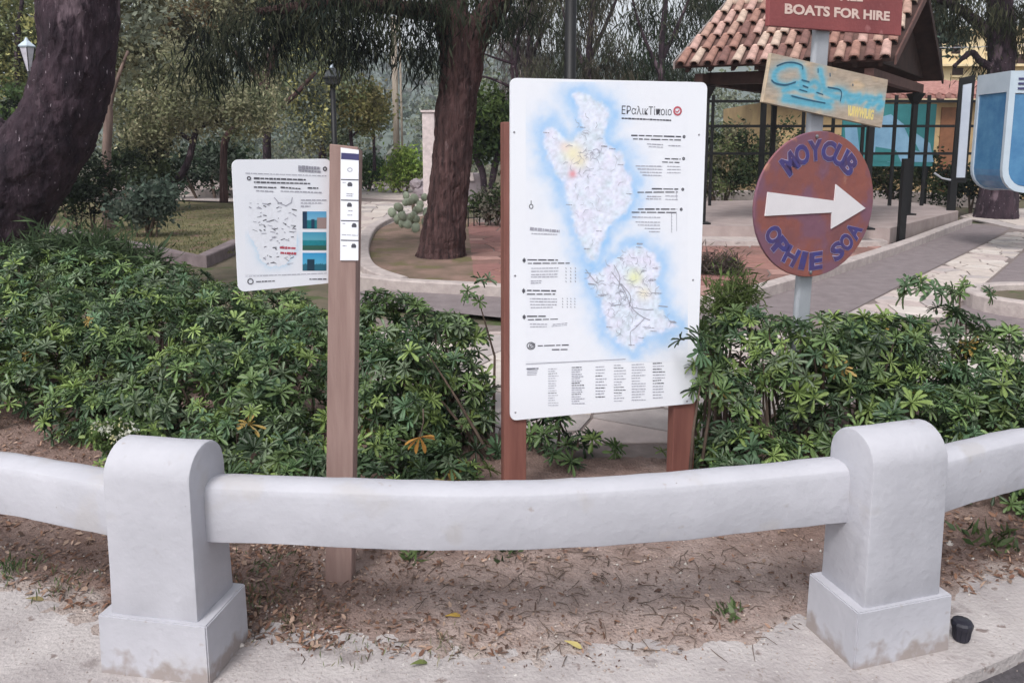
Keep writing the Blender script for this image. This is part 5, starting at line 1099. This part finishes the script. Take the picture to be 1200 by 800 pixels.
# banner frame, short post, rope
bp_ = G(1113, 262); bn = thing('banner_stand', 'tall dark banner frame with pale cloth on a black post', 'banner', (bp_.x, bp_.y, 0)); bo = Vector(bn.location); Yb = bp_.y
MB().box(-.07, .07, -.05, .05, 0, P(1115, 210, Yb).z).box(-.16, .16, -.12, .12, 0, .04).build('post', M_black, bn)
qa = [P(*p, Yb) - bo for p in ((1113, 214), (1131, 214), (1142, 88), (1124, 92))]
MB().prism([(p.x, p.z) for p in qa], -.04, .0, 'y').build('frame', M_black, bn)
qa = [P(*p, Yb) - bo for p in ((1119, 208), (1129, 208), (1137, 98), (1127, 100))]
MB().prism([(p.x, p.z) for p in qa], -.06, -.041, 'y').build('cloth', M_ban, bn)
ga = G(1055, 287); spo = thing('short_post', 'short black post at the near corner of the platform', 'post', (ga.x, ga.y, 0)); hh_ = P(1059, 186, ga.y).z
MB().box(-.05, .05, -.05, .05, 0, hh_).build('shaft', M_black, spo); MB().box(-.11, .11, -.11, .11, 0, .025).build('foot_plate', M_black, spo)
MB().tube([P(1095, 203, 16), P(1104, 209, 16), P(1114, 211, 16)], .02, 6).build('rope', M_pole, label='pale slack rope tied to the banner post', cat='rope')
cbm = spline([P(1040, 54, 20), P(1120, 56, 20), P(1230, 52, 20)], 6); MB().tube(cbm, .012, 5).build('overhead_cable', M_pole, label='thin pale cable crossing in front of the cream building', cat='cable')
# phone booth
yp = 11.5; bx = P(1228, 170, yp); ph = thing('phone_booth', 'pale blue phone booth hood with rounded lower corners at the right edge', 'phone booth', (bx.x, yp, 0)); pho = Vector(ph.location)
xa = P(1179, 150, yp).x - pho.x; xb = P(1285, 150, yp).x - pho.x; zt = P(1190, 83, yp).z; zb_ = P(1190, 226, yp).z
def hood(x0, x1, z0, z1, r): return [(x0, z1), (x0, z0 + r)] + [(x0 + r - r * math.cos(a), z0 + r - r * math.sin(a)) for a in (.3, .6, .9, 1.2)] + [(x0 + r, z0), (x1 - r, z0)] + [(x1 - r + r * math.sin(a), z0 + r - r * math.cos(a)) for a in (.3, .6, .9, 1.2)] + [(x1, z0 + r), (x1, z1)]
o_ = hood(xa, xb, zb_, zt, .34); i_ = hood(xa + .09, xb - .09, zb_ + .09, zt - .32, .27); k = len(o_)
for yy, nm in ((0, 'front_frame'), (.75, 'rear_frame')):
    mb = MB(); mb.add([(x, yy, z) for x, z in o_] + [(x, yy, z) for x, z in i_] + [(x, yy + .06, z) for x, z in o_] + [(x, yy + .06, z) for x, z in i_],
       [(j, (j + 1) % k, (j + 1) % k + k, j + k) for j in range(k)] + [(j + 2 * k, j + 3 * k, (j + 1) % k + 3 * k, (j + 1) % k + 2 * k) for j in range(k)] + [(j, j + 2 * k, (j + 1) % k + 2 * k, (j + 1) % k) for j in range(k)] + [(j + k, (j + 1) % k + k, (j + 1) % k + 3 * k, j + 3 * k) for j in range(k)])
    mb.build(nm, M_booth, ph)
mb = MB(); o2 = hood(xa + .02, xb - .02, zb_ + .02, zt - .3, .32); mb.add([(x, y, z) for y in (.062, .748) for x, z in o2], [(j, j + len(o2), j + 1 + len(o2), j + 1) for j in range(len(o2) - 1)]); mb.build('side_panel', M_boothg, ph)
MB().prism(hood(xa + .1, xb - .1, zb_ + .1, zt - .33, .26), .02, .035, 'y').build('glazing', M_boothg, ph)
MB().box(xa, xb, .062, .748, zt - .3, zt).build('top_box', M_booth, ph)
for k in range(3): MB().box(xa + .12, xb - .12, -.012, -.001, zt - .27 + k * .07, zt - .24 + k * .07).build('vent_stripe', M_navy, ph)
MB().box(.30, .42, .3, .42, 0, zb_ + .01).build('leg', M_booth, ph)
# street lamps
def lamp_post(px, Y, top, label, head, r=.05):
    g = P(px, 200, Y); t = thing('street_lamp', label, 'street lamp', (g.x, Y, 0), group='street lamps in the park'); zt = P(px, top, Y).z
    MB().lathe([(r * 2, 0), (r * 2, .25), (r * 1.2, .35), (r, .5), (r * .9, zt)], seg=12).build('pole', M_black, t, smooth=True)
    if head == 'black':
        z = zt; MB().lathe([(.05, z), (.2, z + .05), (.26, z + .22), (.2, z + .4), (.06, z + .5)], seg=8).build('lantern', M_glass, t); MB().lathe([(.28, z + .2), (.28, z + .24), (.2, z + .25)], seg=8).build('lantern_frame', M_black, t)
        MB().lathe([(.07, z + .5), (.03, z + .6), (.01, z + .7)], seg=8).build('finial', M_booth, t)
    if head == 'white':
        z = zt; MB().lathe([(.05, z), (.18, z + .55), (.04, z + .56)], seg=6).build('lantern', M_lamp, t)
        for k in range(6): a = k * math.pi / 3; MB().tube([(.052 * math.cos(a), .052 * math.sin(a), z), (.185 * math.cos(a), .185 * math.sin(a), z + .56)], .012, 4).build('lantern_bar', M_black, t)
        MB().lathe([(.2, z + .56), (.21, z + .59), (.06, z + .72), (.02, z + .8)], seg=6).build('lantern_cap', M_booth, t)
    return t
lamp_post(393, 22, 101, 'black lantern lamp standing above the wooden post of the small sign', 'black', .085)
lamp_post(667, 9.5, -90, 'thick black lamp post rising behind the large board', 'none', .075)
lamp_post(44, 19, 84, 'white tapered lantern left of the big leaning trunk', 'white', .045)
# pale poles and stones in the middle distance
for px, w_, nm, lb in ((461.5, 3.6, 'timber_pole', 'taller pale timber pole left of the central trunk'),):
    pb_ = P(px, 215, 30); t = thing(nm, lb, 'pole', (P(465, 178, 30).x, 30, 0)); a = P(461, 20, 30) - Vector(t.location); mb = MB(); mb.tube([(0, 0, 0), a], [.13, .11], 10); mb.build('shaft', M_polew, t, smooth=True)
    mb = MB(); mb.tube([(.22, 0, 0), a + Vector((.22, 0, 0))], [.05, .04], 8); mb.build('conduit', M_polew, t, smooth=True)
a = P(503, 205, 22); mo_ = thing('white_pillar', 'narrow pinkish white pillar behind the central trunk', 'pillar', (a.x, 22, 0)); zt = P(503, 132, 22).z
MB().box(-.16, .18, -.15, .15, 0, zt).build('shaft', M_marb, mo_, bevel=.01); MB().box(-.2, .22, -.19, .19, zt + .002, zt + .06).build('cap', M_marb, mo_)
a = G(553, 240); ms_ = thing('stone_monument', 'grey stone block with sloping top right of the central trunk', 'monument', (a.x, a.y, 0)); h_ = P(550, 203, a.y).z; s_ = a.y / F
MB().prism([(-14 * s_, 0), (14 * s_, 0), (14 * s_, h_ * .8), (8 * s_, h_), (-14 * s_, h_)], -.4, .4, 'y').build('block', M_stoneg, ms_, bevel=.02)
MB().prism([(-15 * s_, h_ * .78), (4 * s_, h_ * .78), (2 * s_, h_ + .03), (-15 * s_, h_ + .03)], -.45, -.402, 'y').build('plaque', M_marb, ms_)
rp2 = thing('rock_outcrop', 'heap of grey rocks left behind the central trunk', 'rocks', G(492, 232))
for i in range(5):
    bm = bmesh.new(); bmesh.ops.create_icosphere(bm, subdivisions=2, radius=random.uniform(.22, .36))
    for v in bm.verts: v.co *= random.uniform(.75, 1.2); v.co.z *= .8
    me = bpy.data.meshes.new('rock'); bm.to_mesh(me); bm.free(); q = link('rock', me, M_stoneg, rp2); q.location = (random.uniform(-.5, .6), random.uniform(-.3, .3), .15 + .35 * (i % 3) * .8)
# little wire fence
a, b = G(542, 268), G(600, 262); wf = thing('wire_border_fence', 'low thin metal border fence behind the central trunk', 'fence', a)
d_ = (b - a); n = 9
for i in range(n + 1):
    p = d_ * (i / n); MB().tube([p, p + Vector((0, 0, .42))], .012, 5).build('picket', M_black, wf)
for z in (.2, .4): MB().tube([Vector((0, 0, z)), d_ + Vector((0, 0, z))], .01, 5).build('wire', M_black, wf)
a, b = G(456, 252), G(500, 256); 
# planter ring at the right
pr_ = thing('round_planter', 'low round pale planter edge at the right side of the path', 'planter', G(1238, 362)); rr = G(1238, 362)
mb = MB(); pts = [(rr.x + (.78) * math.cos(t) - rr.x, .62 * math.sin(t), 0) for t in [2 * math.pi * k / 28 for k in range(29)]]
sweep(pts, .14, .16).build('rim', M_kerb, pr_); MB().add([(p[0] * .95, p[1] * .95, .09) for p in pts[:-1]], [tuple(range(28))]).build('earth', M_ground, pr_)

# ================================================================ FOREGROUND DEBRIS
def scatter_xy(n, px0, px1, py0, py1):
    out = []
    while len(out) < n:
        p = G(random.uniform(px0, px1), random.uniform(py0, py1))
        if p.y > edge_y(p.x) - .02: out.append((p.x, p.y, float(soil_z(np.array(p.x), np.array(p.y)))))
    return out
def leaf_litter(name, label, pts, L, W, cols, flat=.35):
    n = len(pts); C = np.array(pts) + [0, 0, .006]; D = unit(np.c_[RNG.normal(size=(n, 2)), RNG.normal(size=n) * flat])
    ln = L * RNG.uniform(.5, 1.4, n); cols = np.array(cols)[RNG.integers(0, len(cols), n)] * RNG.uniform(.7, 1.3, (n, 1))
    S = unit(np.cross(D, np.array([0, 0, 1.]) + RNG.normal(size=(n, 3)) * flat)); wd = ln * W * RNG.uniform(.6, 1.3, n); N_ = np.cross(S, D); N_ *= np.sign(N_[:, 2:3] + 1e-6)
    l_ = ln[:, None]; w_ = wd[:, None]
    V = np.stack([C, C + D * l_ * .35 + S * w_ * .5 + N_ * l_ * .08, C + D * l_ * .8 + S * w_ * .35 + N_ * l_ * .05, C + D * l_, C + D * l_ * .8 - S * w_ * .35 + N_ * l_ * .09, C + D * l_ * .35 - S * w_ * .5 + N_ * l_ * .03], 1).reshape(-1, 3)
    link(name, npmesh(name, V, np.arange(6 * n).reshape(n, 6), np.repeat(cols, 6, 0)), M_dleaf, kind='stuff', label=label, cat='leaf litter')
BR = [(.27, .15, .10), (.19, .10, .07), (.36, .23, .17), (.14, .085, .065), (.44, .31, .24)]
leaf_litter('leaf_litter', 'brown leaf litter over the soil behind the fence', scatter_xy(2600, 0, 400, 560, 760) + scatter_xy(750, 250, 600, 640, 770) + scatter_xy(220, 600, 960, 630, 770) + scatter_xy(470, 1100, 1250, 610, 700) + scatter_xy(470, 0, 110, 470, 560), .026, .38, BR)
leaf_litter('wood_chips', 'fine pale and dark chips in the soil', scatter_xy(2600, 0, 1250, 640, 785), .010, .5, [(.55, .45, .38), (.34, .25, .2), (.12, .07, .055), (.2, .13, .1)], .5)
mb = MB()
for x, y, z in scatter_xy(420, 120, 1000, 600, 775) + scatter_xy(60, 600, 760, 640, 700):
    a = random.uniform(0, 6.28); L = random.uniform(.02, .10); k = random.uniform(-.4, .4)
    mb.tube([(x, y, z + .004), (x + L * .5 * math.cos(a), y + L * .5 * math.sin(a), z + .010), (x + L * math.cos(a + k), y + L * math.sin(a + k), z + .004)], [.0014, .0016, .0008], 4, cap=False)
mb.build('fallen_twigs', M_twig, kind='stuff', label='thin dry twigs strewn over the soil', cat='twigs')
for k_, m_ in enumerate(M_peb):
    V0 = np.array([(1, 0, 0), (-1, 0, 0), (0, 1, 0), (0, -1, 0), (0, 0, 1), (0, 0, -1.)]); F0 = np.array([(0, 2, 4), (2, 1, 4), (1, 3, 4), (3, 0, 4), (2, 0, 5), (1, 2, 5), (3, 1, 5), (0, 3, 5)])
    pts = np.array(scatter_xy((170, 420, 500)[k_], -20, 1220, 610, 790) + scatter_xy((30, 60, 60)[k_], 270, 330, 700, 760)); n = len(pts)
    s_ = RNG.uniform(.0018, .0065, (n, 1, 1)) * (1.2 - .2 * k_); Vv = V0[None] * s_ * RNG.uniform(.6, 1.3, (n, 6, 1)) + pts[:, None, :] + [0, 0, .002]
    link('pebbles', npmesh('pebbles', Vv.reshape(-1, 3), (F0[None] + (np.arange(n) * 6)[:, None, None]).reshape(-1, 3)), m_, kind='stuff', label=['small whitish pebbles on the soil', 'small greyish brown pebbles on the soil', 'small dark clods on the soil'][k_], cat='pebbles')
# grit on the pavement
pts = [G(random.uniform(0, 1250), random.uniform(700, 800)) for i in range(900)]; pts = np.array([(p.x, p.y, .002) for p in pts]); n = len(pts)
Vv = V0[None] * RNG.uniform(.0009, .003, (n, 1, 1)) * RNG.uniform(.6, 1.3, (n, 6, 1)) + pts[:, None, :]
link('grit', npmesh('grit', Vv.reshape(-1, 3), (F0[None] + (np.arange(n) * 6)[:, None, None]).reshape(-1, 3)), M_peb[1], kind='stuff', label='loose grit on the concrete pavement', cat='grit')
# grass tufts and weeds
def tuft(name, label, px, py, n, L, cols, wide=.1, spread=.06, cat='weed', up=1.2):
    g = G(px, py); z = float(soil_z(np.array(g.x), np.array(g.y))); C = np.c_[RNG.normal(size=(n, 2)) * spread, np.zeros(n)]; D = unit(np.c_[RNG.normal(size=(n, 2)) * .8, np.abs(RNG.normal(size=n)) * .5 + up])
    v, f, q = leaf_cards(C, D, L * RNG.uniform(.5, 1.3, n), L * wide * RNG.uniform(.7, 1.3, n), np.array(cols)[RNG.integers(0, len(cols), n)] * RNG.uniform(.7, 1.3, (n, 1)), .3)
    o = link(name, npmesh(name, v, f, q), M_leaf, label=label, cat=cat); o.location = (g.x, g.y, max(z, 0)); return o
GC = [(.09, .14, .05), (.13, .18, .07), (.06, .10, .04)]
tuft('weed', 'green leafy weed sprouting under the rail right of the wooden post', 482, 660, 34, .075, GC, .22, .03, up=.6)
tuft('weed', 'pale green weed against the left fence post base', 230, 690, 60, .05, [(.12, .15, .08), (.2, .2, .12), (.08, .12, .06)], .07, .06)
tuft('weed', 'green weed at the far left by the pavement edge', 18, 668, 70, .05, GC, .14, .045, up=.8)
tuft('weed', 'low dull green moss tuft right of the left fence post', 345, 728, 150, .028, [(.12, .13, .06), (.17, .16, .09), (.08, .10, .05)], .12, .07, up=.7)
tuft('weed', 'grassy weed in the litter between the left fence post and the wooden post', 305, 700, 90, .045, [(.14, .18, .08), (.2, .2, .11)], .1, .06)
tuft('weed', 'sparse pale weed at the soil edge left of the left fence post', 75, 692, 60, .045, [(.15, .18, .09), (.1, .14, .06)], .1, .06)
tuft('weed', 'olive weed patch at the soil edge below the wooden post', 415, 755, 50, .03, [(.2, .2, .1), (.14, .17, .08)], .12, .07)
tuft('weed', 'small broad leaved weed on the bare soil left of the right fence post', 852, 722, 24, .06, [(.10, .16, .06), (.15, .2, .09)], .3, .025, up=.35)
tuft('weed', 'dark weed under the rail below the left board post', 590, 655, 24, .06, [(.05, .085, .04), (.08, .12, .05)], .25, .03, up=.6)
tuft('weed', 'thin dry grass blades at the centre front of the soil', 525, 768, 40, .045, [(.25, .24, .14), (.14, .16, .07)], .06, .05)
tuft('weed', 'leafy weed at the foot of the right hand hedge', 1165, 640, 46, .07, GC, .25, .06, up=.6)
tuft('weed', 'low weed on the soil left of the wooden post foot', 315, 668, 50, .04, [(.14, .17, .09), (.1, .13, .06)], .16, .05, up=.4)
n = 5200
gp = [G(random.uniform(60, 285), random.uniform(244, 300)) for i in range(n)]; gp = np.array([(p.x, p.y, .03) for p in gp]); D = unit(np.c_[RNG.normal(size=(n, 2)) * .5, np.ones(n)])
v, f, q = leaf_cards(gp, D, .05 * RNG.uniform(.5, 1.3, n), .012 * np.ones(n), np.array([(.15, .15, .055), (.2, .18, .08), (.10, .13, .05)])[RNG.integers(0, 3, n)])
link('lawn_grass', npmesh('lawn_grass', v, f, q), M_leaf, kind='stuff', label='short yellowish grass on the lawn', cat='grass')
# single fallen leaves
for (px, py, az, c_, lb) in ((532, 730, 20, (.55, .36, .08), 'curled yellow leaf lying on the soil at the centre'), (672, 758, -20, (.60, .50, .20), 'small pale yellow leaf near the pavement edge'), (492, 783, 30, (.18, .22, .07), 'green leaf lying on the pavement edge'), (40, 705, 10, (.30, .25, .12), 'dull leaf on the pavement at the far left')):
    vs, fs = paddle(.06, .024, .25); me = mesh('fallen_leaf', vs, fs, True); g = G(px, py)
    q = link('fallen_leaf', me, mat('fallen_' + lb.split()[1] + lb.split()[0], c_, tuple(v * .8 for v in c_), scale=20, rough=.6, transl=.15), label=lb, cat='leaf'); q.location = (g.x - .03, g.y, max(float(soil_z(np.array(g.x), np.array(g.y))), 0) + .014); q.rotation_euler = (.1, 0, R(az))
# stone lumps by the left post
for px, py, r_, lb in ((268, 768, .014, 'larger whitish stone beside the left post plinth'), (283, 757, .009, 'smaller whitish stone beside the left post plinth'), (1112, 640, .02, 'pale stone under the right hand hedge')):
    bm = bmesh.new(); bmesh.ops.create_icosphere(bm, subdivisions=2, radius=r_)
    for v in bm.verts: v.co *= random.uniform(.85, 1.15); v.co.z *= .7
    me = bpy.data.meshes.new('stone'); bm.to_mesh(me); bm.free(); q = link('stone', me, M_peb[0], label=lb, cat='stone'); g = G(px, py); q.location = (g.x, g.y, r_ * .5)
# black plastic cap
g = G(1130, 754); cp = thing('plastic_cup', 'small black ribbed plastic cap standing by the right fence post', 'plastic cap', (g.x, g.y + .02, .002))
prof = [(.022, 0), (.024, .004), (.029, .045), (.033, .046), (.034, .060), (.029, .068), (.012, .072)]
MB().lathe(prof, seg=12).build('body', M_cap, cp)
for k in range(12):
    a = 2 * math.pi * k / 12; MB().tube([(.0245 * math.cos(a), .0245 * math.sin(a), .006), (.0285 * math.cos(a), .0285 * math.sin(a), .043)], .0016, 4).build('rib', M_cap, cp)
# ================================================================ HAZE
hz = MB().box(-480, 480, -50, 480, -8, 78).build('haze', None, kind='stuff')
hm = bpy.data.materials.new('thin_haze'); hm.use_nodes = True; hn = hm.node_tree; hn.nodes.clear()
pvn = hn.nodes.new('ShaderNodeVolumePrincipled'); pvn.inputs['Color'].default_value = (.80, .86, .95, 1); pvn.inputs['Density'].default_value = .0009
ho_ = hn.nodes.new('ShaderNodeOutputMaterial'); hn.links.new(pvn.outputs[0], ho_.inputs['Volume']); hz.data.materials.append(hm)
